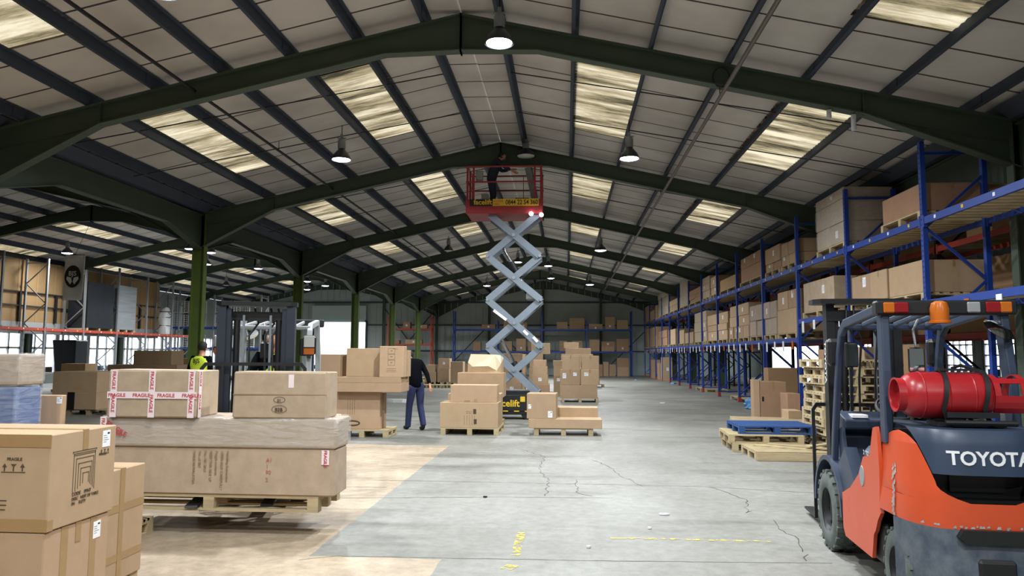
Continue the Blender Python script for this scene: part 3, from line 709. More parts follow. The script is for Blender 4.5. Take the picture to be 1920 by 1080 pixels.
# --- blue wrapped pallet and the plain box behind it
pallet(-4.93, 6.25, 0, 1.2, .8, 'pallet under the blue wrapped load')
q1 = at(31, 740, 5.95); top = at(35, 664, 5.95).z
t = carton(q1.x-1.15, q1.x, 5.95, 6.24, PH, top-.28, 'blue film wrapped load glinting at the picture edge', mat='bluewrap', tape=False, stick=[('f', .83, .88, .1, .11)], wrap=True, name='wrapped_load', cat='wrapped load')
t = carton(q1.x-1.13, q1.x+.01, 5.95, 6.25, top-.26, top, 'film wrapped carton with fragile tape on the blue load', mat='card_grey', tape=False, wrap=True)
hx, hy, h = .57, .15, .26
def ftape_h(t, y, x0, x1, z, w_=.05, face='f', s='FRAGILE', gap=.075, hx=0, pitch=.235):
    q = MB()
    if face == 'f': q.box(x0, x1, y-.003, y, z-w_/2, z+w_/2)
    else: q.box(y, y+.003, x0, x1, z-w_/2, z+w_/2)
    o = q.build('fragile_tape', 'fragile', t); o['label'] = 'white tape printed FRAGILE in red'
    u = x0+.01
    while u < x1-.12:
        text(s, w_*.72, FRONT(u, y-.0045, z-w_*.26) if face == 'f' else SIDEP(y+.0045, u, z-w_*.26), 'ink_red', o, 'printing', .02, ext=.0005); u += pitch
def ftape_v(t, y, x, z0, z1, w_=.05, face='f', pitch=.21):
    q = MB()
    if face == 'f': q.box(x-w_/2, x+w_/2, y-.0045, y-.001, z0, z1)
    else: q.box(y+.001, y+.0045, x-w_/2, x+w_/2, z0, z1)
    o = q.build('fragile_tape', 'fragile', t); o['label'] = 'white tape printed FRAGILE in red'
    z = z1-.012
    while z-.13 > z0:
        text('FRAGILE', w_*.72, FRONT(x-w_*.26, y-.006, z, -90) if face == 'f' else SIDEP(y+.006, x-w_*.26, z, -90), 'ink_red', o, 'printing', .02, ext=.0005); z -= pitch
for x in (hx*.25, -.05): ftape_v(t, -hy-.02, x, .03, h, .06)
pallet(-3.98, 6.5, 0, .36, .5, 'small pallet under the plain boxes by the blue load')
q2, q3 = at(66, 770, 6.4), at(119, 770, 6.4)
carton(q2.x+.0, q3.x-.04, 6.38, 6.5, PH, .62, 'plain carton under the small plain one beside the blue wrap')
carton(q2.x+.0, q3.x-.02, 6.38, 6.5, .62, at(90, 808, 6.4).z, 'middle plain carton beside the blue wrap')
z_ = at(90, 808, 6.4).z
fb(67, 116, 741, 6.4, .07, z_, 'small tan carton with white corner sticker beside the blue wrap', stick=[('f', .92, .86, .05, .06)], tape=False)

# --- lifted load on the facing forklift
LZ = .215
pL = at(598, 950, 6.72).x
LT = pallet(pL-1.02, 7.02, LZ, 2.04, .66, 'long pallet lifted off the floor under the fragile boxes', longb=True); zl = LZ+PH
xr = at(627, 890, 6.68).x; xl = at(190, 890, 6.68).x
zA_ = at(400, 839, 6.68).z; zB_ = at(400, 783, 6.68).z
t = carton(xl, xr, 6.68, 7.06, zl, zA_, 'long lowest carton of the lifted load with faded printing', mat='card_grey', tape=False, b=.015, jit=.006)
hx, hy, h = (xr-xl)/2, .19, zA_-zl
for k, s_ in enumerate(('Handling Instruction', 'OPEN BOX CAREFULLY', 'Fragile contents', 'KEEP THIS SIDE UP', 'No. 101 2013', 'No. of 202', 'MADE IN MALAYSIA')):
    text(s_, .034, FRONT(-hx+2*hx*(.54-.024*k), -hy-.005, h*.93, -90), 'ink_faded', t, 'printing', 0)
for z, s_ in ((.72, 'A1'), (.58, '1'), (.46, '90'), (.3, '2')): text(s_, .05, FRONT(-hx+2*hx*.71, -hy-.005, h*z), 'ink_red_faded', t, 'printing', .01)
q = MB(); q.box(hx-.12, hx-.05, -hy-.008, -hy-.003, h-.14, h-.01); o_ = q.build('fragile_tape', 'fragile', t); text('FRAGILE', .04, FRONT(hx-.098, -hy-.0095, h-.012, -90), 'ink_red', o_, 'printing', .02)
carton(xl+.1, xr-.25, 7.08, 7.48, zl, zA_+.02, 'carton hidden behind the long lowest one of the lifted load', mat='card_grey', tape=False)
t = carton(xl-.02, xr+.005, 6.67, 7.09, zA_, zB_, 'long shallow film wrapped carton in the middle of the lifted load', mat='card_grey', tape=False, wrap=True, b=.012, jit=.006)
hx, hy, h = (xr-xl+.025)/2, .21, zB_-zA_
ftape_v(t, -hy-.02, -hx+.035, 0, h, .06); text('FRAGILE', .06, FRONT(-hx+.06, -hy-.03, h*.75, -30), 'ink_red', t, 'printing', .02); text('FRAGILE', .06, FRONT(-hx+.0, -hy-.031, h*.55, -12), 'ink_red', t, 'printing', .02)
carton(xl+.15, xr-.2, 7.11, 7.5, zA_+.02, zB_-.02, 'second row carton behind the film wrapped one of the lifted load', mat='card_grey', tape=False)
# fragile box
fx0, fx1 = at(202, 740, 6.62).x, at(369, 740, 6.62).x; zf = at(285, 694, 6.62).z
t = carton(fx0, fx1, 6.62, 7.05, zB_, zf, 'box crossed with red and white fragile tape, on the lifted load', mat='card_grey', tape=False, b=.012, jit=.004)
hx, hy, h = (fx1-fx0)/2, .215, zf-zB_
for x in (-hx+.06, .0, hx-.05): ftape_v(t, -hy-.004, x, 0, h, .062)
ftape_h(t, -hy-.006, -hx, hx, h*.47, .062)
ftape_v(t, hx+.003, -hy+.05, 0, h, .05, 's')
fx0, fx1 = at(437, 740, 6.66).x, at(611, 740, 6.66).x; zf = at(525, 697, 6.66).z
t = carton(fx0, fx1, 6.66, 7.0, zB_, zf, 'worn plain carton with two oval stamps, on the lifted load', mat='card_grey', tape=False, b=.012, rz=R(1.5), jit=.004, stick=[('f', .62, .8, .05, .12, 'fragile')])
hx, hy, h = (fx1-fx0)/2, .17, zf-zB_
def ring(t, x, z, rx, rz_, e, mat='ink', th=.004):
    q = MB(); n = 24
    for k in range(n):
        a, c = 2*math.pi*k/n, 2*math.pi*(k+1)/n
        q.add([(x+rx*math.cos(a), e, z+rz_*math.sin(a)), (x+rx*math.cos(c), e, z+rz_*math.sin(c)), (x+(rx-th)*math.cos(c), e, z+(rz_-th)*math.sin(c)), (x+(rx-th)*math.cos(a), e, z+(rz_-th)*math.sin(a))], [(0, 1, 2, 3)])
    return q.build('oval_stamp', mat, t)
ring(t, .0, h*.2, .07, .036, -hy-.006); ring(t, .0, h*.4, .055, .028, -hy-.006)
text('B2B', .045, FRONT(-.04, -hy-.007, h*.155), 'ink', t, 'printing', .02); text('21', .035, FRONT(-.02, -hy-.007, h*.36), 'ink', t, 'printing', .02)
q = MB(); q.box(-hx, hx, -hy-.004, -hy-.001, h*.5, h*.515); q.build('flap_seam', 'card_dark', t)

# --- pallet with tall television cartons beside the walking man
p0, p1 = gnd(628, 824), gnd(712, 822)
pallet((p0.x+p1.x)/2+.0, 14.98, 0, 1.05, .8, 'low pallet with torn cardboard under the leaning tall cartons')
pl = (p0.x+p1.x)/2+.05
a_, zt1 = fb(600, 713, 735, 14.7, .18, PH, 'tall printed television carton leaning on the low pallet, oval mark on it')
hx = dims(a_).x/2; ring(a_, hx*.1, .12, .16, .06, -.093, 'ink', .03); rows(a_, 'f', hx, .09, zt1-PH, [(.45, .6, .4, .8, 4, True)])
fb(620, 722, 737, 14.95, .14, PH, 'second tall carton standing close behind the television carton', tape=False)
zc = max(at(690, 737, 14.7).z, zt1)+.01
a_, z2_ = fb(628, 752, 718, 14.5, .75, zc, 'wide flat carton tray laid across the tall cartons', tape=False)
a_, z3_ = fb(628, 752, 707, 14.5, .75, z2_, 'wide flat lid carton above the wide tray, beside the walking man', tape=False)
fb(650, 712, 653, 14.7, .5, z3_, 'large blank carton on the wide flat lid', tape=True)
a_, z4_ = fb(712, 757, 649, 14.5, .3, z3_, 'upright carton printed with a three drawer chest', tape=False)
hx, h = dims(a_).x/2, z4_-z3_; q = MB(); e = -.152
for k in range(3):
    z0, z1 = h*.38+k*.115, h*.38+k*.115+.1
    q.box(-.07, .07, e, e+.002, z0, z0+.004); q.box(-.07, .07, e, e+.002, z1, z1+.004); q.box(-.07, -.066, e, e+.002, z0, z1); q.box(.066, .07, e, e+.002, z0, z1); q.box(-.02, .02, e, e+.002, (z0+z1)/2, (z0+z1)/2+.01)
q.build('drawer_drawing', 'ink', a_); rows(a_, 'f', hx, .15, h, [(.3, .7, .15, .3, 3, False), (.55, .75, .88, .94, 1, False)])
fb(731, 765, 657, 14.85, .3, z3_, 'upright carton just behind the three drawer print carton', tape=False)
a_, _ = fb(592, 640, 664, 14.7, .4, z2_-.02, 'leaning open carton between the facing forklift and the blank carton', tape=False, rz=R(-4))

# --- pallets in the middle of the aisle
def stackpallet(px0, px1, py, W, label, parts=True):
    p, q = gnd(px0, py), gnd(px1, py); pallet((p.x+q.x)/2, p.y+W/2, 0, q.x-p.x, W, label, parts=parts); return p.y
Y1 = stackpallet(826, 936, 815, 1.3, 'pallet under the boxes printed with a sofa, near the platform lift')
a_, z1_ = fb(825, 934, 755, Y1+.0, .62, PH, 'wide printed carton at the front of the pallet before the lift', tape=True)
hx, h = dims(a_).x/2, z1_-PH; rows(a_, 'f', hx, .31, h, [(.4, .62, .12, .5, 5, True), (.45, .55, .55, .68, 2, False)])
q = MB()
for u, v in ((.61, .25), (.6, .65)):
    x, z = -hx+2*hx*u, h*v; q.box(x-.03, x+.03, -.313, -.311, z-.05, z+.05); 
q.build('handling_symbols', 'ink', a_)
a_, z2_ = fb(845, 932, 722, Y1+.08, .5, z1_, 'narrower carton on top of the wide printed one', tape=False); rows(a_, 'f', dims(a_).x/2, .25, z2_-z1_, [(.3, .42, .02, .12, 2, False), (.5, .58, .02, .2, 3, True)])
fb(840, 939, 738, Y1+.66, .5, PH, 'carton behind the wide printed one on the lift side pallet', tape=False)
Y2 = Y1+1.5
p, q = at(858, 770, Y2), at(940, 770, Y2); pallet((p.x+q.x)/2, Y2+.42, 0, 1.0, .8, 'pallet under the crumpled topped carton', parts=False)
carton(at(862, 740, Y2).x, at(936, 740, Y2).x, Y2+.05, Y2+.7, PH, .68, 'carton under the very large pale one, mostly hidden by the printed one', tape=False)
a_, z3_ = fb(858, 944, 699, Y2, .75, .68, 'very large pale carton carrying the crumpled one, before the lift', tape=True, stick=[]); rows(a_, 'f', dims(a_).x/2, .37, z3_-.68, [(.55, .68, .85, .93, 4, False)])
# crumpled box: bevelled collapsed lid
p, q = at(877, 698, Y2+.02), at(939, 698, Y2+.02); t_ = at(905, 664, Y2+.02).z
t = thing('crumpled_box', 'crumpled carton with caved-in pale lid on the very large carton', 'box', ((p.x+q.x)/2, Y2+.4, z3_))
w2, h = (q.x-p.x)/2, t_-z3_; b = MB()
b.add([(-w2, -.36, 0), (w2, -.36, 0), (w2, .36, 0), (-w2, .36, 0), (-w2, -.36, h*.55), (-w2*.72, -.37, h*.33), (w2*.25, -.37, h*.36), (w2*.75, -.35, h*.12), (w2, -.36, h*.5), (w2, .36, h*.8), (w2*.9, -.1, h*.95), (-w2*.85, -.3, h), (-w2, .36, h*.9), (w2*.6, -.25, h*.98)],
      [(3, 2, 1, 0), (0, 1, 7, 6, 5, 4), (1, 8, 7), (1, 2, 9, 8), (2, 3, 12, 9), (3, 0, 4, 12)])
b.build('carton', 'card', t)
b = MB(); b.add([(-w2, -.36, h*.55), (-w2*.72, -.37, h*.33), (w2*.25, -.37, h*.36), (w2*.75, -.35, h*.12), (w2, -.36, h*.5), (w2, .36, h*.8), (w2*.9, -.1, h*.95), (-w2*.85, -.3, h), (-w2, .36, h*.9), (w2*.6, -.25, h*.98)],
      [(0, 1, 7), (1, 2, 9, 7), (2, 3, 9), (3, 4, 6, 9), (4, 5, 6), (6, 5, 8, 7, 9), (7, 8, 0)]); o_ = b.build('caved_lid', 'pale_card', t); o_['label'] = 'pale caved-in lid'
# right hand stack
Y3 = stackpallet(1001, 1112, 816, .9, 'pallet with three blocks under the long flat carton')
a_, z1_ = fb(991, 1129, 786, Y3-.03, .55, PH, 'long flat carton overhanging its pallet in the aisle'); rows(a_, 'f', dims(a_).x/2, .27, z1_-PH, [(.14, .2, .5, .8, 3, False), (.78, .86, .5, .65, 1, False)])
carton(*[at(1040, 760, Y3+.5).x, at(1121, 760, Y3+.5).x], Y3+.53, Y3+.95, PH, at(1080, 764, Y3+.55).z, 'flat pale carton lying behind the long overhanging one', tape=False)
a_, z2_ = fb(989, 1044, 738, Y3, .55, z1_, 'worn cube carton with white stickers on the long flat carton', stick=[('f', .1, .48, .06, .09), ('f', .8, .18, .09, .13)], rz=R(-3)); rows(a_, 'f', dims(a_).x/2, .27, z2_-z1_, [(.2, .6, .35, .5, 3, False)])
# tall double stack by the rack aisle
Y4 = stackpallet(1053, 1122, 754, 1.1, 'pallet with pale cartons stacked three high beside the open aisle', parts=False)
a_, z1_ = fb(1050, 1120, 722, Y4, 1.0, PH, 'wide bottom carton of the tall pale stack by the open aisle')
a_, z2_ = fb(1051, 1087, 693, Y4, .9, z1_, 'carton with two stickers in the second layer of the tall pale stack', stick=[('f', .2, .6, .12, .18), ('f', .75, .7, .12, .12)])
fb(1089, 1123, 693, Y4, .9, z1_, 'carton with one sticker in the second layer of the tall pale stack', stick=[('f', .3, .7, .14, .12)]); 
fb(1054, 1086, 667, Y4+.02, .8, z2_, 'topmost carton on the two sticker one in the tall pale stack'); fb(1091, 1123, 667, Y4+.02, .8, z2_, 'topmost carton on the one sticker one in the tall pale stack')
# clutter of loads beyond
def column(spec, Y, tagt):
    # boxes of one stack at depth Y, base to top
    z = 0
    p, q = at(spec[0][0], 700, Y), at(spec[0][1], 700, Y)
    pallet((p.x+q.x)/2, Y+.45, 0, max(.8, q.x-p.x), .9, 'pallet under ' + tagt, parts=False); z = PH
    for i, (a, c, yt, nm) in enumerate(spec):
        _, z = fb(a, c, yt, Y+.01*i, .8, z, nm + ' carton, ' + ('bottom of ' if i == 0 else 'topmost of ' if i == len(spec)-1 else 'midway up ') + tagt, tape=False, stick=[('f', .5, .5, .12, .12)] if rnd.random() < .35 else (), group='stacked cartons down the warehouse')
column([(1038, 1058, 718, 'cube'), (1038, 1056, 706, 'flat dark'), (1038, 1056, 686, 'flat tan'), (1037, 1055, 676, 'flat brown')], 29.5, 'the slim stack behind the tall pale stack')
column([(1052, 1112, 690, 'wide pale'), (1052, 1112, 664, 'wide tan'), (1060, 1108, 653, 'flat'), (1057, 1085, 642, 'small pale')], 31, 'the broad stack rising behind the tall pale stack')
column([(998, 1030, 720, 'squat'), (998, 1027, 703, 'cube'), (999, 1026, 687, 'shallow'), (1000, 1024, 675, 'pale')], 27, 'the mixed stack behind the red extinguisher')
column([(992, 1016, 690, 'tall plain'), (993, 1018, 664, 'tan'), (996, 1031, 643, 'dark wide')], 32, 'the dark topped stack beyond the scissor arms')
column([(960, 984, 700, 'tall tan'), (962, 985, 664, 'upright tan')], 26, 'the stack between the scissor arms and crumpled box')
column([(942, 977, 705, 'brown'), (943, 977, 663, 'dark brown')], 24, 'the brown pair glimpsed between scissor arms and crumpled box')
column([(796, 818, 697, 'low'), (800, 816, 684, 'small')], 40, 'the low stack beside the dark gable column')
column([(820, 842, 690, 'brown'), (822, 843, 672, 'pale')], 40, 'the pale topped stack beyond the flat empty pallets')
column([(845, 868, 678, 'tall brown')], 39, 'the single brown stack behind the crumpled box')
column([(876, 899, 690, 'grey'), (878, 897, 676, 'light')], 42, 'the stack showing above the crumpled box')
column([(1112, 1124, 694, 'narrow'), (1113, 1123, 672, 'slim')], 38, 'the narrow stack at the aisle side far behind')
# fire extinguisher by the stacks
p = gnd(1023, 738)
t = thing('fire_extinguisher', 'small red fire extinguisher standing by the stacks beyond the lift', 'fire extinguisher', (p.x, 21.8, 0))
b = MB(); b.lathe([(0, 0), (.075, .01), (.08, .05), (.08, .42), (.05, .5), (.025, .53), (0, .53)], (0, 0, 0)); b.build('cylinder', 'extinguisher', t, smooth=True)
b = MB(); b.box(-.02, .02, -.06, .05, .53, .56); b.box(-.015, .015, -.09, .02, .58, .6); b.tube([(.03, 0, .55), (.1, 0, .5), (.1, 0, .2)], .012, 6); b.build('valve_handle', 'black', t)
q = gnd(790, 728)
for k, (a, c, py) in enumerate(((770, 850, 727), (775, 858, 718), (782, 862, 712), (795, 868, 708))):
    p, q = gnd(a, py), gnd(c, py); n = 4
    for i in range(n):
        x = p.x+(q.x-p.x)*(i+.5)/n; pallet(x, p.y+.5, 0, (q.x-p.x)/n-.06, .9, 'empty pale pallet on the floor, %s row beyond the walking man, %s from him' % (('first', 'second', 'third', 'fourth')[k], ('first', 'second', 'third', 'fourth')[i]), parts=False, group='empty pallets laid out in the cross aisle')
# stack behind the fragile box
Y5 = 18.8
p, q = gnd(100, 779), gnd(200, 779); pallet((p.x+q.x)/2+.1, Y5+.65, 0, 1.2, 1.2, 'dark pallet under the black windowed carton'); 
a_, z1_ = fb(98, 181, 736, Y5, 1.2, PH, 'large carton with tall black printed panel beside the crate racks', stick=[('f', .43, .5, .2, .46, 'black')])
fb(100, 183, 697, Y5+.02, 1.15, z1_, 'upper carton on the black panelled one beside the crate racks')
Y6 = 23.5
p, q = gnd(190, 745), gnd(330, 745); pallet(at(262, 700, Y6).x, Y6+.5, 0, 2.2, 1, 'pallet hidden behind the fragile tape box', parts=False)
a_, z1_ = fb(202, 332, 684, Y6, .9, PH, 'broad low carton behind the fragile tape box', tape=False)
a_, _ = fb(251, 322, 657, Y6+.05, .8, z1_, 'carton showing above the fragile tape box', tape=False)
fb(327, 356, 672, 25.5, .7, 0, 'dark brown carton beside the thick green column', mat='card_dark', tape=False)

# --- pallets and cartons at the foot of the blue rack
def hpal(px, py, z, L, W, rz, label, **k):
    p = gnd(px, py, z); return pallet(p.x, p.y, z, L, W, label, rz=R(rz), **k)
c1 = gnd(1455, 846)
pallet(3.98, 12.6, 0, 2.0, .98, 'long broken pallet at the bottom of the loose pile by the forklift', longb=True)
b = MB(); b.box(2.99, 4.97, 12.07, 12.1, .005, .12); tag(b.build('loose_board', 'pallet'), 'long pale board standing on edge along the front of the broken pallet', 'board')
pallet(3.5, 13.72, 0, 1.25, 1.15, 'lower pale pallet under the blue one', rz=R(-2), longb=True)
pallet(3.46, 13.76, PH, 1.25, 1.15, 'second pale pallet under the blue one', rz=R(-3), longb=True)
pallet(3.66, 13.84, PH*2, 1.3, 1.1, 'bright blue painted pallet on top of the loose pile', rz=R(-1), mat='pallet_blue', longb=True)
pallet(4.45, 16.4, 0, 1.8, 1.2, 'weathered grey pallet behind the blue one', rz=R(-8))
pallet(4.45, 16.4, PH, 1.8, 1.2, 'board covered pallet on the weathered grey one', rz=R(-10))
for i in range(6):   # broken deck boards lying loose
    x, y, a = 3.55+.22*i, 12.62+rnd.uniform(-.05, .05), R(rnd.uniform(-46, -34) if i != 3 else 42)
    b = MB(); b.box(-.5, .5, -.05, .05, 0, .02); o = b.build('loose_board', 'pallet'); o.location = (x, y, PH+.002+(.021*(i % 2) if i != 3 else .043)); o.rotation_euler = (0, 0, a)
    tag(o, 'broken pale pallet board lying loose on the bottom pallet, %s in the heap' % ('lowest', 'second', 'third', 'fourth', 'fifth', 'sixth', 'seventh', 'topmost')[i], 'board', 'loose boards torn from the pallets')
for i in range(11):
    pallet(4.98+rnd.uniform(-.04, .04), 13.68+rnd.uniform(-.04, .04), i*PH, 1.2, 1.0, 'pale pallet in the tall stack beyond the forklift mast, %s from the floor' % ('lowest', 'second', 'third', 'fourth', 'fifth', 'sixth', 'seventh', 'eighth', 'ninth', 'tenth', 'topmost')[i], rz=R(rnd.uniform(-4, 4)+4), group='tall stack of empty pallets')
fb(1425, 1474, 716, 19.6, .9, 0, 'upright tan carton with small black panel at the foot of the blue rack', mat='card_pink', stick=[('f', .1, .55, .05, .12, 'black')])
fb(1412, 1424, 712, 19.6, .3, 0, 'thin pale carton leaning on the upright tan one', tape=False)
fb(1440, 1495, 690, 22.2, .5, 0, 'olive brown carton with flaps behind the upright tan one', mat='card_dark', tape=False)
fb(1476, 1500, 738, 18.6, .6, 0, 'narrow carton standing between rack post and pallets', mat='card_pink', tape=False)
fb(1478, 1503, 770, 16.6, .5, 0, 'small pale carton before the first rack post', tape=False)
for k, (a, c, yt, Y, mt, lb) in enumerate(((1512, 1530, 655, 18.0, 'card_pink', 'tall reddish carton behind the forklift backrest'), (1530, 1560, 668, 17.2, 'card_pink', 'reddish brown carton with white panel behind the mast'), (1600, 1640, 650, 17.0, 'card', 'tan carton seen through the forklift cab'), (1642, 1660, 645, 17.0, 'card', 'pale carton beside the rear guard leg, lower deck'), (1700, 1745, 645, 15, 'card_dark', 'brown carton behind the red gas bottle'))):
    p, q = at(a, 700, Y), at(c, 700, Y); carton(max(p.x, 5.9)+.25, max(p.x, 5.9)+.25+(q.x-p.x), Y, Y+.7, 0, at(a, yt, Y).z, lb, mat=mt, tape=False)
p = gnd(1416, 767)
b = MB()
bmx = bmesh.new(); bmesh.ops.create_icosphere(bmx, subdivisions=3, radius=.26)
for v in bmx.verts: v.co *= 1+rnd.uniform(-.28, .3); v.co.z = max(0, v.co.z*.75+.14)
me = bpy.data.meshes.new('plastic_bag'); bmx.to_mesh(me); bmx.free(); me.materials.append(M['bluebag']); o = bpy.data.objects.new('plastic_bag', me); C.objects.link(o); o.location = (p.x-.03, p.y, 0)
tag(o, 'crumpled light blue plastic bag lying behind the blue pallet', 'plastic bag')
def scrap(px, py, w_, d, mat, label, h=.015, name='paper_scrap'):
    p = gnd(px, py); b = MB(); n = 7; vs = []
    for k in range(n):
        a = 2*math.pi*k/n; r_ = rnd.uniform(.6, 1); vs.append((math.cos(a)*w_/2*r_, math.sin(a)*d/2*r_))
    b.prism(vs, 0, h, 'z'); o = b.build(name, mat); o.location = (p.x, p.y, .003); tag(o, label, 'litter')
scrap(1245, 966, .13, .06, 'label', 'white paper scrap lying on the floor in mid aisle'); scrap(909, 933, .06, .03, 'black', 'small black scrap on the grey floor', name='plastic_scrap')
scrap(1218, 992, .05, .03, 'label', 'tiny pale scrap above the yellow painted line'); scrap(1103, 1027, .05, .04, 'label', 'tiny white scrap below the yellow painted line')
scrap(1243, 756, .25, .3, 'label', 'white paper lying in the far aisle beside the rack'); scrap(1194, 713, .4, .5, 'bluebag', 'blue film scrap far down the aisle', .05, 'film_scrap'); scrap(1264, 720, .5, .5, 'bluebag', 'pale blue film scrap at a rack post foot', .08, 'film_scrap')
scrap(742, 755, .8, .3, 'white', 'crumpled white and blue film on the floor behind the television cartons', .12, 'film_scrap')

# ------------------------------------------------------------------ pallet racking
def rack(label, axis, f, r_, a0, n, sp, tops, beams, pm_='rackblue', bm_='rackblue', deck=True, tags=(), skipz=None, pw=.09, foot=None):
    # axis 'y': runs along Y, aisle face at X=f, rear at X=r_ ; axis 'x': runs along X, face at Y=f
    t = thing('pallet_rack', label, 'pallet rack')
    P = (lambda d, u: (d, u)) if axis == 'y' else (lambda d, u: (u, d))
    def bx(b, d0, d1, u0, u1, z0, z1):
        (x0, y0), (x1, y1) = P(d0, u0), P(d1, u1); b.box(x0, x1, y0, y1, z0, z1)
    for i in range(n+1):
        u = a0+i*sp; zt = tops[i % len(tops)]
        b = MB(); s = 1 if r_ > f else -1
        bx(b, f, f+s*.08, u-pw/2, u+pw/2, 0, zt); bx(b, r_-s*.08, r_, u-pw/2, u+pw/2, 0, zt)
        bx(b, f-.04*s, f+s*.12, u-.09, u+.09, 0, .012); bx(b, r_-s*.12, r_+s*.04, u-.09, u+.09, 0, .012)
        up = b.build('upright_frame', pm_, t)
        b = MB(); z = .25; k = 0
        while z+.9 < zt:
            p0, p1 = (f+s*.06, r_-s*.06) if k % 2 == 0 else (r_-s*.06, f+s*.06)
            (xa, ya), (xb, yb) = P(p0, u), P(p1, u); b.bar((xa, ya, z), (xb, yb, z+.9), .035, .045); z += .9; k += 1
        (xa, ya), (xb, yb) = P(f, u), P(r_, u); b.bar((xa, ya, .2), (xb, yb, .2), .035, .045); b.bar((xa, ya, zt-.2), (xb, yb, zt-.2), .035, .045)
        b.build('bracing', pm_, up)
        if foot and i in foot:
            b = MB(); bx(b, f-s*.015, f+s*.1, u-pw/2-.012, u+pw/2+.012, 0.012, .17 if i > 2 else .42); o = b.build('post_guard', 'rackred' if i > 2 else 'label', up)
        if pm_ == 'rackblue' and i < 3:
            b = MB(); z = .1
            while z < zt-.1: bx(b, f-s*.002, f, u-.022, u-.008, z, z+.03); bx(b, f-s*.002, f, u+.008, u+.022, z, z+.03); z += .09
            b.build('slot_holes', 'black', up)
    for i in range(n):
        u0, u1 = a0+i*sp+pw/2, a0+(i+1)*sp-pw/2
        for j, z in enumerate(beams(i)):
            for d in (f+s*.025, r_-s*.025):
                b = MB(); bx(b, d-.025, d+.025, u0, u1, z-.12, z); b.mi; 
                for u in (u0, u1-.05): bx(b, d-.032, d+.032, u, u+.05, z-.17, z+.04)
                be = b.build('beam', bm_, t)
                if d == f+s*.025 and tags:
                    for k in range(tags[0]):
                        uu = u0+(u1-u0)*(k+.5)/tags[0]
                        if j == 0 and tags[1]:
                            q = MB(); bx(q, f-s*.012, f-s*.002, uu-.07, uu+.07, z-.36 if k % 2 else z-.30, z-.07); be2 = q.build('location_sign', 'label' if (i*tags[0]+k) % 5 != 2 else 'lens_orange', be)
                        else:
                            q = MB(); bx(q, f-s*.006, f-s*.001, uu-.03, uu+.03, z-.085, z-.03); q.build('location_label', 'label' if k % 2 else 'yellow', be)
            if deck:
                b = MB(); m_ = 14; g = (u1-u0)/m_
                for k in range(m_): bx(b, f+s*.055, r_-s*.055, u0+g*k+.02, u0+g*k+g*.72, z-.03, z-.002)
                b.build('slatted_deck', 'pallet', t)
    return t
RF, RB, RY0, RSP = 6.1, 7.2, 13.07, 3.5
def rbeams(i):
    g = i-1     # bay index counted from the upright at 13.07 m
    return [2.6, 4.02] if g < 2 else [2.12, 4.02]
rack('long blue racking two decks high along the open aisle', 'y', RF, RB, RY0-RSP, 14, RSP, [5.35, 5.35, 5.3, 5.35, 5.3], rbeams, tags=(4, True), foot=range(2, 15))
rack('dark second row of racking backing on to the long blue one', 'y', 8.0, 9.1, RY0-RSP, 13, RSP, [4.8, 5.0], lambda i: [2.12, 4.02], pm_='darkmetal', bm_='rackred')
XB0 = at(850, 620, 57.4).x
rack('blue racking standing across the gable wall', 'x', 57.4, 58.5, XB0, 4, 3.45, [5.0, 4.3], lambda i: [1.9, 3.6])
xr0 = at(727, 620, 57.0).x; rack('red racking against the gable wall by the doorway', 'x', 57.0, 58.0, xr0, 1, 3.4, [4.6], lambda i: [2.4, 3.6], pm_='rackred', bm_='rackred')
XFL = -23.6
LY = [atx(86+64*i, 600, XFL).y for i in range(6)]
lsp = 2.72; ly0 = LY[0]-4*lsp
rack('long galvanised racking with orange beams holding plywood crates', 'y', XFL, XFL-1.1, ly0, 9, lsp, [5.9, 5.7, 6.1, 5.9], lambda i: [2.72], pm_='galv', bm_='rackred', tags=(3, False))
# far rack row with blue deck between the thick column and the facing forklift
rack('blue decked racking stacked with metal cages beyond the thick green column', 'x', 49.0, 50.2, -27.3, 2, 3.3, [5.6], lambda i: [2.0, 3.4], pm_='galv', bm_='rackblue')

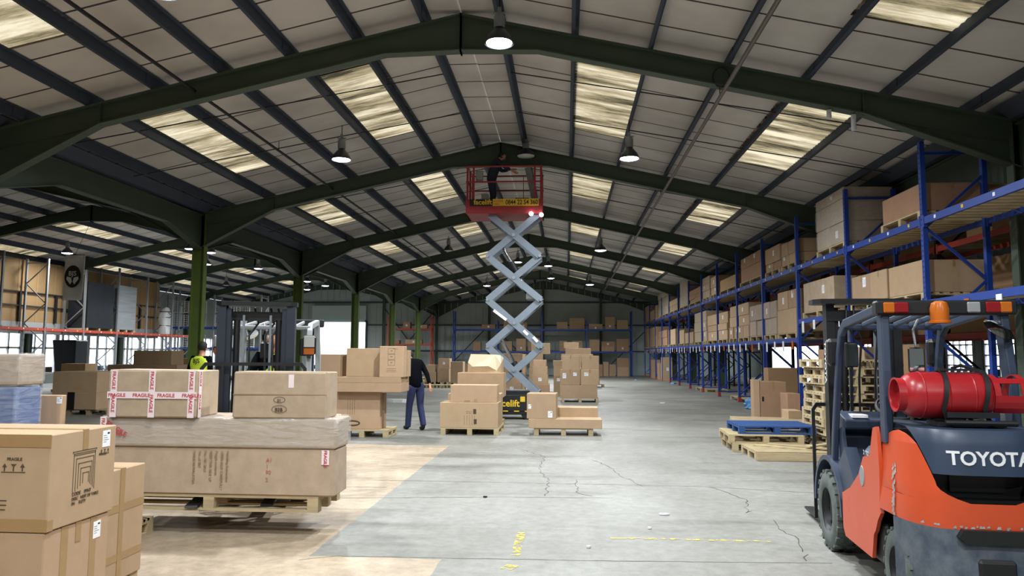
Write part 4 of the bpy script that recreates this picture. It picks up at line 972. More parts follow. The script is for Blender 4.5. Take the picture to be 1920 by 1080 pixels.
# --- loads on the long blue rack
ORD = ['first', 'second', 'third', 'fourth', 'fifth', 'sixth', 'seventh', 'eighth', 'ninth', 'tenth', 'eleventh', 'twelfth', 'thirteenth', 'fourteenth', 'fifteenth', 'sixteenth', 'seventeenth', 'eighteenth', 'nineteenth', 'twentieth']
def rackload(pf, pn, yt, level, cells, nm, k, wrap=False, mat='card', base=None, x0=RF+.02, dep=1.1, stick=.5, flat=None, sp=True):
    # one palletised load seen between pf (far edge) and pn (near edge) with its top at yt by the near edge
    if flat: Ya, Yb, zt, half = flat
    else: Ya, Yb = atx(pn, yt, x0).y, atx(pf, yt, x0).y; zt = atx(pn, yt, x0).z; half = ''
    deck = (4.02 if level == 2 else (2.6 if Yb < RY0+2*RSP+.2 else 2.12))+.002
    if sp:
        for kk in range(1, 14):
            uk = RY0-RSP+kk*RSP
            if Ya < uk-.45 and Yb > uk+.45:
                for (s0, s1, w_) in ((Ya, uk-.08, ' (camera half)'), (uk+.08, Yb, ' (far half)')):
                    rackload(None, None, None, level, cells, nm, k, wrap, mat, base, x0, dep, stick, (s0, s1, zt, w_), False)
                return
    nb = min(13, max(0, int(((Ya+Yb)/2-(RY0-RSP))/RSP))); u0 = RY0-RSP+nb*RSP
    Ya, Yb = max(Ya, u0+.08), min(Yb, u0+RSP-.08)
    if any(Ya-.15 < fy < Yb+.15 for fy in FR): zt = min(zt, 4.8)
    where = '%s deck of the long blue rack' % ('upper' if level == 2 else 'lower')
    idn = '%s load%s' % (ORD[k], half)
    pallet(x0+dep/2, (Ya+Yb)/2, deck, (Yb-Ya), dep, 'pallet under the %s, %s' % (idn, where), rz=R(90), parts=Yb < 27, group='pallets on the long blue rack')
    z = deck+PH; H_ = zt-z
    rowsz = [r_[0] for r_ in cells]; tot = sum(rowsz)
    for i, (hfr, fr) in enumerate(cells):
        h = H_*hfr/tot; y = Ya; ff = sum(abs(f_) for f_ in fr); W = Yb-Ya
        for j, f_ in enumerate(fr):
            w_ = W*abs(f_)/ff
            if f_ > 0:
                sh = rnd.uniform(0, .05); pos = ('bottom' if i == 0 else 'top' if i == len(cells)-1 else 'middle') + ' layer'
                oth = '' if len([q for q in fr if q > 0]) == 1 else (', camera end' if j == 0 else ', far end' if j == len(fr)-1 else ', middle')
                xx = x0+sh; st = ()
                if rnd.random() < stick and Ya < 34: st = (('m', rnd.uniform(.3, .7), rnd.uniform(.45, .75), min(.16, w_*.3), min(.2, h*.35)),)
                dd = dep-.05
                lab = '%s%s, %s, %s load, %s rack deck' % (nm, oth, pos, ORD[k], 'upper' if level == 2 else 'lower') + half
                c_ = carton(xx, xx+dd, y+.008, y+w_-.012, z, z+h-.004, lab, mat=mat, tape=Ya < 30 and not wrap, stick=st, wrap=wrap, jit=.01 if wrap else 0, b=.012, group='cartons on the %s deck of the long blue rack' % ('upper' if level == 2 else 'lower'))
            y += w_
        z += h
L2 = [(1648, 1731, 338, [(1, [1])], 'single huge brown carton', False, 'card_pink'),
      (1527, 1588, 345, [(1, [1, 1]), (1.1, [1, .001]), (.5, [1])], 'film wrapped carton', True, 'card_grey'),
      (1462, 1493, 408, [(1, [1, 1]), (1.4, [1.3, 1])], 'tall brown carton', False, 'card'),
      (1433, 1460, 456, [(1, [1, 1]), (2, [1])], 'mid brown carton', False, 'card'),
      (1386, 1426, 466, [(1.3, [1]), (1, [1, 1])], 'pinkish carton', False, 'card_pink'),
      (1349, 1381, 512, [(1, [1])], 'broad dark carton', False, 'card_dark'),
      (1331, 1345, 514, [(1, [1]), (1.6, [1])], 'brown carton', False, 'card'),
      (1316, 1329, 516, [(1, [1]), (1, [1]), (1, [1])], 'slim carton', False, 'card_grey'),
      (1291, 1313, 515, [(1, [1, 1]), (1, [1, 1]), (1.4, [1])], 'pink tinted carton', False, 'card_pink'),
      (1273, 1289, 517, [(1, [1]), (1.5, [1])], 'grey wrapped carton', True, 'card_grey'),
      (1254, 1270, 541, [(1, [1]), (1, [1])], 'brown carton', False, 'card'),
      (1233, 1252, 541, [(1, [1, 1]), (1, [1]), (.7, [1])], 'pale wrapped carton', True, 'card_grey'),
      (1218, 1231, 572, [(1, [1])], 'tan carton', False, 'card'),
      (1204, 1216, 572, [(1, [1, .8]), (.5, [1])], 'far tan carton', False, 'card')]
for k, (a, c, yt, cells, nm, wr, mt) in enumerate(L2): rackload(a, c, yt, 2, cells, nm, k, wr, mt)
L1 = [(1664, 1737, 484, [(1, [1])], 'big plain tan carton', False, 'card'),
      (1592, 1660, 503, [(1, [1, 1.3])], 'pale cube carton', False, 'card'),
      (1503, 1560, 516, [(1, [1])], 'huge pale worn carton', False, 'card_grey'),
      (1456, 1491, 540, [(1.3, [1]), (1, [1, 1.2])], 'tall tan carton', False, 'card'),
      (1405, 1453, 563, [(1, [1, 1]), (1, [1, 1])], 'film wrapped pale carton', True, 'card'),
      (1366, 1402, 566, [(1, [1, 1]), (.9, [1, .001]), (1, [1])], 'yellowish brown carton', False, 'card'),
      (1325, 1362, 583, [(1, [1]), (.7, [1]), (1.2, [1])], 'wide banded carton', False, 'card'),
      (1301, 1322, 582, [(1, [1]), (1, [1]), (1, [1])], 'whitish carton', False, 'card_grey'),
      (1283, 1298, 622, [(1, [1, 1])], 'low brown carton', False, 'card'),
      (1270, 1281, 618, [(1, [1])], 'slim brown carton', False, 'card'),
      (1253, 1266, 616, [(1, [1, 1])], 'tan carton', False, 'card'),
      (1232, 1250, 618, [(1, [1, 1]), (1, [1])], 'brown boxed carton', False, 'card_pink'),
      (1216, 1230, 612, [(1, [1]), (.8, [1])], 'mixed carton', False, 'card'),
      (1203, 1214, 615, [(1, [1, 1])], 'last tan carton', False, 'card')]
for k, (a, c, yt, cells, nm, wr, mt) in enumerate(L1): rackload(a, c, yt, 1, cells, nm, k, wr, mt)
# loads that close the view behind the near bay, on the second row
for k, (y0, y1, z0, h) in enumerate(((9.8, 12.3, 4.03, .9), (13.3, 15.4, 4.03, 1.0), (17, 19.3, 4.03, .8), (20.75, 23.2, 4.03, 1.1), (24, 26, 4.03, .8), (9.8, 11.2, 2.13, 1.4), (13.3, 16.2, 2.13, 1.4), (17, 19.6, 2.13, 1.2), (20.4, 22.4, 2.13, 1.5), (24, 26.5, 2.13, 1.2))):
    carton(8.05, 9.05, y0, y1, z0, z0+h, 'dim brown carton on the second rack row, %s deck, %s from camera' % ('upper' if z0 > 3 else 'middle', ORD[k % 5]), mat='card_dark', tape=False)
# --- loads on the back rack and the red rack
def backrow(items, z, Y, where):
    for k, (a, c, h, st) in enumerate(items):
        p, q = at(a, 640, Y), at(c, 640, Y); zb = z
        for j in range(st):
            carton(p.x, q.x, Y+.05, Y+.75, zb, zb+h/st, 'carton %s on %s, %s stack from the doorway' % (('alone' if st == 1 else ('lowest', 'second up', 'third up')[j]), where, ORD[k]), tape=False, mat='card' if (k+j) % 4 else 'card_pink', stick=[('f', .5, .5, .12, .14)] if rnd.random() < .4 else (), group='cartons by the gable wall'); zb += h/st
backrow([(903, 928, .35, 1), (944, 972, .75, 2), (975, 988, .5, 1), (1044, 1064, .55, 1), (1068, 1096, .85, 2), (1104, 1130, .4, 2), (1135, 1153, .95, 2), (1157, 1178, .7, 1)], 3.602, 57.5, 'the top deck of the gable rack')
backrow([(887, 901, .7, 1), (941, 960, .75, 1), (968, 986, .95, 2), (990, 1012, 1.0, 1), (1049, 1063, .8, 2), (1073, 1092, .8, 2), (1105, 1124, .9, 2), (1128, 1152, .75, 2), (1156, 1179, .95, 2)], 1.902, 57.5, 'the middle deck of the gable rack')
backrow([(1106, 1130, .9, 1), (1131, 1141, 1.1, 1), (1142, 1154, .9, 1), (1157, 1179, 1.4, 2), (870, 885, .9, 1)], 0, 57.5, 'the floor under the gable rack')
backrow([(755, 768, .5, 1), (777, 800, .3, 1)], 3.602, 57.1, 'the top of the red rack'); backrow([(735, 748, .3, 1), (760, 790, .35, 1)], 2.402, 57.1, 'the lower beam of the red rack')
for k, (a, c, h) in enumerate(((1186, 1200, 1.3), (1202, 1212, .9), (1213, 1222, 1.1), (1224, 1236, 1.5))):
    Y = 54-2*k; p, q = at(a, 700, Y), at(c, 700, Y); xx = max(p.x, 6.15); carton(xx, xx+.6, Y, Y+.9, 0, h, 'small carton on the floor under the far blue rack, %s from the gable' % ORD[k], tape=False, stick=[('f', .5, .5, .15, .2)])
for k, (a, c, y) in enumerate(((1292, 1350, 35), (1335, 1420, 27.5), (1400, 1425, 24.2))):
    p = atx((a+c)/2, 700, 6.7); pallet(6.68, y, 0, 2.4 if k < 2 else 1.2, 1.0, ('pale pallet on the floor under the blue rack, most distant of three', 'long pale pallet on the floor under the middle of the blue rack', 'pale pallet leaning out under the blue rack')[k], rz=R(90), parts=True, mat='pallet')
# --- crates on the galvanised rack
def crate(y0, y1, z1, lb, mat='ply', x0=XFL-1.05, x1=XFL-.02, cleats=True, name='plywood_crate', cat='crate', zb=2.722):
    nb = int(((y0+y1)/2-ly0)/lsp); y0, y1 = max(y0, ly0+nb*lsp+.07), min(y1, ly0+(nb+1)*lsp-.07)
    t = thing(name, lb, cat, ((x0+x1)/2, (y0+y1)/2, zb)); hx, hy, h = (x1-x0)/2, (y1-y0)/2, z1-zb-.12
    b = MB(); b.box(-hx, hx, -hy, hy, .12, h+.12, b=.01); b.build('panel_body' if cleats else 'wrapped_body', mat, t, fix=False)
    if cleats:
        for u in (-hy+.05, 0, hy-.05):
            b = MB(); b.box(hx, hx+.025, u-.045, u+.045, .12, h+.12); b.build('cleat', 'pallet', t)
        b = MB(); b.box(hx, hx+.03, -hy, hy, .12+h*.45, .12+h*.45+.03); b.build('cleat', 'black', t)
    for u in (-hy+.08, 0, hy-.08): b = MB(); b.box(-hx, hx, u-.06, u+.06, 0, .118); b.build('skid', 'pallet', t)
    return t
g_ = lambda px: atx(px, 560, XFL).y
crate(g_(166), g_(214), 4.9+.25, 'black film wrapped load on the galvanised rack beside the silvery one', 'blackwrap', cleats=False, name='wrapped_load', cat='wrapped load')
crate(g_(218), g_(257), 4.9+.3, 'silvery banded film wrapped load on the galvanised rack', 'greywrap', cleats=False, name='wrapped_load', cat='wrapped load')
# plywood hoarding above the docks, with a dark handrail along it
hx_, h0, h1 = XFL-1.25, ly0-4, g_(316)+1.2
b = MB(); b.box(hx_-.04, hx_, h0, h1, 2.72, 5.86); hw = struct(b.build('wall_hoarding', 'plysheet'))
b = MB(); u = h0+1.22
while u < h1: b.box(hx_, hx_+.012, u-.02, u+.02, 3.02, 5.86); u += 1.22
b.build('panel_joint', 'card_dark', hw)
b = MB(); b.box(hx_-.7, hx_+.03, h0, h1, 2.5, 2.72); b.box(hx_, hx_+.03, h0, h1, 2.72, 3.02); b.build('hoarding_kerb', 'grey', hw)
t = thing('hand_rail', 'long dark handrail fixed before the plywood hoarding behind the galvanised racking', 'handrail', (0, 0, 0)); u = h0+.3
while u < h1: b = MB(); b.box(hx_+.03, hx_+.13, u-.06, u+.06, 3.02, 4.4); b.build('rail_post', 'black', t); u += 2.4
for z in (3.75, 4.38): b = MB(); b.box(hx_+.05, hx_+.10, h0, h1, z-.03, z+.03); b.build('rail', 'black', t)
q0, q1 = g_(318), g_(336)
t = thing('wrapped_bundle', 'white bundle tied with dark cord standing on the galvanised rack end', 'bundle', (XFL-.5, (q0+q1)/2, 2.722))
b = MB(); b.lathe([(0, 0), (.38, .02), (.42, .3), (.3, .55), (.36, .9), (.3, 1.25), (.12, 1.6), (0, 1.65)], (0, 0, 0), n=14); b.v = [(v[0]+rnd.uniform(-.05, .05), v[1]+rnd.uniform(-.05, .05), v[2]) for v in b.v]; b.build('bundle_body', 'white', t, smooth=True)
b = MB()
for z in (.5, 1.0, 1.35): b.lathe([(.33, z), (.36, z+.02), (.33, z+.04)], (0, 0, 0), n=14)
b.build('cord', 'black', t)
# dark wrapped item leaning at the racking foot, pallet below
p = at(130, 690, 30)
t = thing('wrapped_machine', 'tapered black wrapped machine standing before the bright dock windows', 'machine', (p.x, 30, 0))
b = MB(); b.add([(-.25, -.4, 0), (.5, -.4, 0), (.5, .4, 0), (-.25, .4, 0), (-.55, -.4, 2.15), (.5, -.4, 2.15), (.5, .4, 2.15), (-.55, .4, 2.15)], [(3, 2, 1, 0), (4, 5, 6, 7), (0, 1, 5, 4), (1, 2, 6, 5), (2, 3, 7, 6), (3, 0, 4, 7)]); b.build('wrapped_body', 'blackwrap', t, bevel=.04)
b = MB(); b.box(-.4, .6, -.5, .5, -.0, .1); b.build('skid', 'pallet', t)
t.location.z = .0
fb(115, 160, 682, 28.5, .7, 0, 'brown carton at the foot of the black wrapped machine', mat='card_dark', tape=False)
# metal cages stacked beyond the column
for i, x in enumerate((-26.9, -25.6, -23.4, -22.1)):
    for j in range(4):
        z = (.0, 2.002, 3.402, 4.35)[j] if True else 0
        t = bpy.data.objects.new('cage', None)
        b = MB(); w2, d2, h = .55, .45, .85
        for a in (-w2, w2):
            for c in (-d2, d2): b.box(a-.02, a+.02, c-.02, c+.02, 0, h)
        for k in range(8): u = -w2+2*w2*k/7; b.box(u-.006, u+.006, -d2, -d2+.012, .08, h)
        for k in range(6): zz = .08+(h-.1)*k/5; b.box(-w2, w2, -d2-.006, -d2+.006, zz-.008, zz+.008); b.box(-w2, w2, d2-.006, d2+.006, zz-.008, zz+.008)
        b.box(-w2, w2, -d2, d2, .06, .08)
        bpy.data.objects.remove(t)
        o = b.build('mesh_cage', 'white'); o.location = (x, 49.6, z); tag(o, 'pale wire mesh cage, %s, %s cage column from the dock side' % (('on the floor', 'on the lower deck', 'on the upper deck', 'topmost')[j], ORD[i]), 'cage', 'wire mesh cages beyond the thick column')
# banner
ba, bb = at(121, 478, 31), at(159, 480, 31); bz = at(140, 563, 31).z
t = thing('hanging_banner', 'white cloth banner with dark round crest hanging over the plywood crates', 'banner', ((ba.x+bb.x)/2, 31, bz))
w2, h = (bb.x-ba.x)/2, ba.z-bz; b = MB(); n = 12; vs = []
for k in range(n+1):
    u = -w2+2*w2*k/n
    for j in range(9): z = h*j/8; vs.append((u*(1 if j > 1 else .96), .03*math.sin(k*.9)+.01*j, z))
b.add(vs, [(k*9+j, (k+1)*9+j, (k+1)*9+j+1, k*9+j+1) for k in range(n) for j in range(8)]); o_ = b.build('cloth', 'white', t, smooth=True, fix=False)
sd = o_.modifiers.new('s', 'SOLIDIFY'); sd.thickness = .004
cz = h*.52; q = MB(); N = 28
q.add([(w2*.8*math.cos(2*math.pi*k/N), -.055, cz+w2*1.05*math.sin(2*math.pi*k/N)) for k in range(N)], [tuple(range(N))]); cr = q.build('crest', 'black', t, fix=False)
text('BJS', w2*.62, FRONT(-w2*.42, -.06, cz+w2*.08), 'white', t, 'lettering', .01)
q = MB()
for s_ in (-1, 1):
    q.add([(s_*.06, -.06, cz-w2*.1), (s_*w2*.55, -.06, cz+w2*.0), (s_*w2*.6, -.06, cz-w2*.25), (s_*w2*.2, -.06, cz-w2*.75), (s_*.02, -.06, cz-w2*.5)], [(0, 1, 2, 3, 4)])
q.build('crest_wings', 'white', t, fix=False)
b = MB(); b.tube([(-w2, .02, h), (w2, .02, h)], .015, 6); b.tube([(0, .02, h), (-21.04-(ba.x+bb.x)/2, .02, zr(-21.04)-bz+.1)], .008, 4); b.build('hanging_bar', 'cable', t)
# camera / sensor units clipped to the first rafter
for px, lb in ((1558, 'small white sensor clipped under the first rafter above the skylight'), (1604, 'white cylindrical sensor hanging where the first rafter haunch begins')):
    p = at(px, 201, 12.4); zz = zr(p.x)-.43
    t = thing('roof_sensor', lb, 'sensor', (p.x, 12.5, zz-.02)); b = MB(); b.box(-.03, .03, -.03, .03, -.06, .03); b.build('bracket', 'white', t); b = MB(); b.tube([(0, 0, -.05), (0, 0, -.12 if px < 1600 else -.24)], .04, 12); b.build('housing', 'white', t, smooth=True)
p = at(1355, 140, 12.3); b = MB(); N = 20
b.tube([(p.x+.14*math.cos(2*math.pi*k/N), 12.42, p.z+.17*math.sin(2*math.pi*k/N)) for k in range(N+1)], .012, 6); tag(b.build('cable_coil', 'cable'), 'black coil of cable hung on the first rafter beside the brown pipe', 'cable coil')

# ------------------------------------------------------------------ scissor lift
LYc = 19.45
def lx(px, py, Y=LYc-.35): return at(px, py, Y).x
def lz(px, py, Y=LYc-.35): return at(px, py, Y).z
sc_ = thing('scissor_lift', 'red and grey scissor lift raised to the roof between the stacks', 'platform lift', (-1.9, LYc, 0))
O = Vector((-1.9, LYc, 0))
bx0, bx1 = at(905, 760, 18.95).x-.8, at(990, 760, 18.95).x+.35
b = MB(); b.box(bx0-O.x, bx1-O.x, -.5, .5, .12, .62, b=.02); b.box(bx0-O.x+.05, bx1-O.x-.05, -.38, .38, .62, .72); b.build('chassis', 'darkmetal', sc_)
for x in (bx0+.35, bx1-.35):
    for y in (-.42, .42):
        b = MB(); b.lathe([(0, -.07), (.14, -.07), (.19, -.05), (.19, .05), (.14, .07), (0, .07)], (x-O.x, y, .19), (0, 1, 0), n=20); b.build('wheel', 'rubber_dark', sc_, smooth=True)
x1 = at(974, 760, 18.93).x-O.x
b = MB(); b.box(bx0-O.x+.05, bx1-O.x-.05, -.515, -.502, .22, .6); o_ = b.build('side_panel', 'black', sc_)
text('facelift', .235, FRONT(x1, -.517, .33), 'yellow', o_, 'lettering', .022, align='RIGHT')
b = MB(); b.box(x1+.02, x1+.14, -.517, -.515, .45, .58); b.build('yellow_sticker', 'yellow', o_)
b = MB(); 
for k in range(9): b.box(bx0-O.x+.2+k*.28, bx0-O.x+.33+k*.28, -.518, -.515, .2, .225)
b.build('yellow_stripe', 'yellow', o_)
LV = [(918, 1008, 402), (914, 1012, 480), (914, 1014, 562), (914, 1015, 650), (917, 1008, 738)]
nodes = [(lx(a, y)-O.x, lx(c, y)-O.x, lz((a+c)/2, y)) for a, c, y in LV]
for k in range(4):
    (l0, r0, z0), (l1, r1, z1) = nodes[k], nodes[k+1]
    for s_ in (-1, 1):
        for (p, q, dy) in (((l0, z0), (r1, z1), 0), ((r0, z0), (l1, z1), .07)):
            yy = s_*(.36-dy) ; b = MB(); b.bar((p[0], yy, p[1]), (q[0], yy, q[1]), .055, .17, up=(0, 0, 1)); b.build('scissor_arm', 'scissor', sc_)
    cx, cz = (l0+r0+l1+r1)/4, (z0+z1)/2
    b = MB(); b.tube([(cx, -.42, cz), (cx, .42, cz)], .045, 12); b.build('pivot_pin', 'steel', sc_)
    for (x, z) in ((l1, z1), (r1, z1)): b = MB(); b.tube([(x, -.41, z), (x, .41, z)], .04, 12); b.build('pivot_pin', 'steel', sc_)
# rams
def ram(p, q, a=.55):
    p, q = Vector(p), Vector(q); m_ = p.lerp(q, a); b = MB(); b.tube([p, m_], .085, 12); o = b.build('hydraulic_cylinder', 'darkmetal', sc_, smooth=True); b = MB(); b.tube([m_, q], .05, 12); b.build('piston_rod', 'chrome', o, smooth=True)
ram((lx(975, 522)-O.x, 0, lz(975, 522)), (lx(938, 455)-O.x, 0, lz(938, 455)), .5); ram((lx(972, 700)-O.x, 0, lz(972, 700)), (lx(936, 632)-O.x, 0, lz(936, 632)), .3)
ram((lx(994, 556)-O.x, .0, lz(994, 556)), (lx(974, 520)-O.x, 0, lz(974, 520)), .9)
# small white decals on the lower arms and a control box
for (a, y0, c, y1) in ((926, 582, 950, 600), (1000, 632, 1008, 641), (982, 620, 990, 628)):
    b = MB(); b.bar((lx(a, y0)-O.x, -.42, lz(a, y0)), (lx(c, y1)-O.x, -.42, lz(c, y1)), .004, .07); b.build('decal', 'label', sc_)
b = MB(); b.box(lx(986, 555)-O.x, lx(1004, 555)-O.x, -.28, .0, lz(995, 562), lz(995, 548), b=.03); b.build('control_box', 'grey', sc_)
# platform
PYf = LYc-.58; zb = at(945, 400, PYf).z; px0_, px1_ = at(873, 390, PYf).x-O.x, at(1017, 390, PYf).x-O.x; zt_ = at(945, 311, PYf).z; zs0, zs1 = at(945, 386, PYf).z, at(945, 373, PYf).z
b = MB(); b.box(px0_, px1_, -.55, .55, zb, zb+.1); b.build('platform_deck', 'liftred', sc_)
b = MB(); zk = zs1
for (a, c, d, e) in ((px0_, px1_, -.58, -.56), (px0_, px1_, .56, .58), (px0_, px0_+.02, -.56, .56), (px1_-.02, px1_, -.56, .56)): b.box(a, c, d, e, zb, zk if d < 0 and e < 0 else zb+.22)
b.build('toe_board', 'liftred', sc_)
for (x, y) in ((px0_+.04, -.54), (px0_+.2, -.54), (px1_-.04, -.54), (px1_-.2, -.54), (px0_+.04, .54), (px1_-.04, .54), (px0_+.04, 0), (px1_-.04, 0)):
    b = MB(); b.box(x-.025, x+.025, y-.025, y+.025, zb+.1, zt_); b.build('rail_post', 'liftred', sc_)
zm = at(945, 340, PYf).z
for z in (zt_, zm):
    for p, q in (((px0_, -.54, z), (px1_, -.54, z)), ((px0_, .54, z), (px1_, .54, z)), ((px0_+.04, -.54, z), (px0_+.04, .54, z)), ((px1_-.04, -.54, z), (px1_-.04, .54, z))):
        b = MB(); b.tube([p, q], .022, 8); b.build('guard_rail', 'liftred', sc_, smooth=True)
b = MB(); b.box(px0_+.02, px1_-.02, .53, .55, zb+.42, zb+.52); b.build('rear_board', 'black', sc_)
sx0, sx1, sxm = at(881, 380, PYf).x-O.x, at(1010, 380, PYf).x-O.x, at(924, 380, PYf).x-O.x
b = MB(); b.box(sx0, sxm, -.592, -.58, zs0, zs1); o_ = b.build('sign_panel', 'black', sc_); o_['label'] = 'black sign panel lettered facelift'
hh = zs1-zs0; text('facelift', hh*1.02, FRONT(sxm-.02, -.594, zs0+hh*.22), 'yellow', o_, 'lettering', .02, align='RIGHT', sx=.98)
b = MB(); b.box(sxm, sx1, -.592, -.58, zs0, zs1); o_ = b.build('sign_panel', 'yellow', sc_); o_['label'] = 'yellow sign panel with telephone number'
text('0844 22 54 360', hh*.93, FRONT(sx1-.02, -.594, zs0+hh*.2), 'black', o_, 'lettering', .018, align='RIGHT', sx=.78)
text('ACCESS', hh*.4, FRONT(sxm+.02, -.594, zs0+hh*.55), 'ink_red', o_, 'lettering', .01); text('HIRE', hh*.4, FRONT(sxm+.02, -.594, zs0+hh*.12), 'ink_red', o_, 'lettering', .01)
# upright grey board leaning in the basket, tool boxes
b = MB(); b.bar((px1_-.42, .1, zt_+.12), (px1_-.15, .1, zb+.12), .03, .16, up=(1, 0, 0)); o = b.build('timber_board', 'galv'); o.location = O; tag(o, 'long grey board leaning upright inside the red basket', 'board')
for k, (x, w_, h, mt, lb) in enumerate(((px0_+.95, .28, .2, 'rackred', 'red tool box'), (px0_+1.42, .36, .3, 'card_dark', 'brown open box'), (px1_-.38, .3, .22, 'liftred', 'red crate'), (px0_+.42, .2, .42, 'white', 'white bucket'))):
    b = MB(); b.box(x-w_/2, x+w_/2, .12, .42, zb+.101, zb+.1+h+.16, b=.015); o = b.build('tool_box' if k != 3 else 'plastic_bucket', mt); o.location = O; tag(o, lb + ' standing on the deck of the red basket', 'box' if k != 3 else 'bucket')
b = MB(); b.box(px0_+.24, px0_+.44, -.5, -.4, zm+.05, zt_-.1, b=.02); b.build('control_console', 'grey', sc_)
for a, c in ((996, 401), (1015, 403)):
    b = MB(); b.lathe([(0, -.05), (.05, -.04), (.055, 0), (0, .02)], (at(a, c, PYf).x-O.x, -.6, at(a, c, PYf).z), (0, 1, 0), n=14); b.build('work_light', 'lensglow', sc_, smooth=True)
BASK = (O.x+px0_, zb+.1, zt_)

# ------------------------------------------------------------------ forklift trucks (local frame: y towards the forks)
def wheel(t, x, y, r, w_, s, nm='wheel'):
    b = MB(); o = Vector((x, y, r)); n = 36
    prof = [(r*.56, w_*.46), (r*.6, w_*.5), (r*.86, w_*.5), (r*.97, w_*.40), (r, w_*.3), (r, -w_*.3), (r*.97, -w_*.42), (r*.86, -w_*.5), (r*.6, -w_*.5), (r*.56, -w_*.46)]
    b.lathe(prof, o, (1, 0, 0), n=n)
    for k in range(20):       # tread lugs
        a = 2*math.pi*k/20; T = Matrix.Translation(o) @ Matrix.Rotation(a, 4, 'X')
        for sg in (-1, 1):
            b.box(sg*w_*.12, sg*w_*.47, -r*.065, r*.065, r*.955, r*1.03, T)
    ty = b.build(nm, 'rubber', t, smooth=True)
    b = MB(); b.lathe([(r*.58, w_*.44), (r*.55, w_*.36), (r*.5, w_*.1), (r*.3, w_*.08), (r*.28, w_*.2), (0, w_*.2)] if s > 0 else [(r*.58, -w_*.44), (r*.55, -w_*.36), (r*.5, -w_*.1), (r*.3, -w_*.08), (r*.28, -w_*.2), (0, -w_*.2)], o, (1, 0, 0), n=28)
    for k in range(6):
        a = math.pi*k/3; b.lathe([(.016, 0), (.016, s*.03), (0, s*.03)], o+Vector((s*w_*.08, math.cos(a)*r*.4, math.sin(a)*r*.4)), (1, 0, 0), n=6)
    b.build('rim', 'darkmetal', ty, smooth=True)
    return ty
def forklift(label, loc, rz, lift=.05, gas=True, body='orange', deckm='navy', words_=True, scale=(1, 1, 1), pw=.42, mm='darkmetal', mastz=2.16, backrest=1.18):
    t = thing('forklift_truck', label, 'forklift', loc, rz); t.scale = scale
    W = .56; FA, RA = .88, -.82
    # counterweight: rear shell in rows, orange round the corners and the band, dark between
    yf = -.62; Lz = lambda z: .66 if z > .6 else .66+.04*(.6-z)/.45
    def S(x, z): return yf - Lz(z)*max(0, 1-abs(x/W)**4.2)**(1/2.6) + (.10*max(0, z-.95) if z > .95 else 0)
    def wz(z): return W - (.05*max(0, (z-.7)/.5) if z > .7 else 0) - (.02 if z < .2 else 0)
    def Sx(u, z): w_ = wz(z); x = u*w_; return (x, yf - Lz(z)*max(0, 1-abs(u)**4.2)**(1/2.6) + .12*max(0, z-.85), z)
    def strip(b, ua, ub, zs, nu=14):
        # ua, ub functions of z
        vs = [Sx(ua(z)+(ub(z)-ua(z))*k/nu, z) for z in zs for k in range(nu+1)]
        b.add(vs, [(r_*(nu+1)+k, r_*(nu+1)+k+1, (r_+1)*(nu+1)+k+1, (r_+1)*(nu+1)+k) for r_ in range(len(zs)-1) for k in range(nu)])
    rng = lambda a, c, n: [a+(c-a)*i/n for i in range(n+1)]
    b = MB(); strip(b, lambda z: -1, lambda z: 1, rng(.64, .80, 4), 40)
    ub = lambda z: .60-.02*(z-.8)/.45+.25*max(0, (1.0-z)/.2)**2*-1 if z < 1.0 else .60+.02*(z-1)/.25
    ubf = lambda z: (.68 - .40*max(0, (.92-z)/.12)**2.2) if z < .92 else .68+.25*(z-.92)/.33
    for s in (-1, 1):
        strip(b, lambda z: s*1.0, lambda z: s*ubf(z), rng(.80, 1.14, 14), 10)
    zs = rng(1.14, 1.212, 5)      # rounded horn tops
    for s in (-1, 1):
        vs = []
        for i, z in enumerate(zs):
            f_ = i/5; c_ = (ubf(z)+1)/2
            for k in range(11):
                u = 1+(ubf(z)-1)*k/10; u = c_+(u-c_)*math.sqrt(max(0, 1-f_**2)); x, y, _ = Sx(s*min(1, u), z); vs.append((x, y+.05*f_, z))
        b.add(vs, [(r_*11+k, r_*11+k+1, (r_+1)*11+k+1, (r_+1)*11+k) for r_ in range(5) for k in range(10)])
    # horn sides running forward, and the skirt along the truck with wheel arch
    for s in (-1, 1):
        zt_ = 1.2
        arch = [(RA+.36*math.cos(a), .26+.40*math.sin(a)) for a in [math.pi*k/12 for k in range(13)]]
        side = [(yf, .64), (yf-.02, .9), (yf+.0, 1.14), (yf+.03, 1.205), (yf+.10, 1.19), (yf+.2, .98), (yf+.36, .95), (-.12, .80), (.12, .66), (.30, .60), (.36, .58), (.36, .30), (.3, .24), (RA+.42, .24), (RA+.36, .42)] + [(y_, z_) for y_, z_ in arch if .3 < z_ and y_ > yf-.02][1:]
        x0, x1 = (W-.03, W) if s > 0 else (-W, -W+.03)
        poly = side
        b.prism(poly, x0, x1, 'x')
        # horn inner web
        b.prism([(yf+.02, .8), (yf-.3, .8), (yf-.25, 1.05), (yf-.06, 1.17), (yf+.1, 1.18), (yf+.2, .98)], s*(W*.70), s*(W*.72), 'x')
        for p, q in (((yf+.03, 1.205), (yf+.10, 1.19)), ((yf+.10, 1.19), (yf+.2, .98)), ((yf+.2, .98), (yf+.36, .95)), ((yf+.36, .95), (-.12, .8)), ((-.12, .8), (.12, .66)), ((.12, .66), (.36, .58))):
            xo = s*(W*.7) if p[1] > .98 and q[1] >= .97 else s*(W-.12)
            b.add([(x0 if s < 0 else x1, p[0], p[1]), (x0 if s < 0 else x1, q[0], q[1]), (xo, q[0], q[1]), (xo, p[0], p[1])], [(0, 1, 2, 3)])
    body_o = b.build('counterweight', body, t, smooth=True)
    if body == 'orange': body_o['label'] = 'orange counterweight with scraped corner'
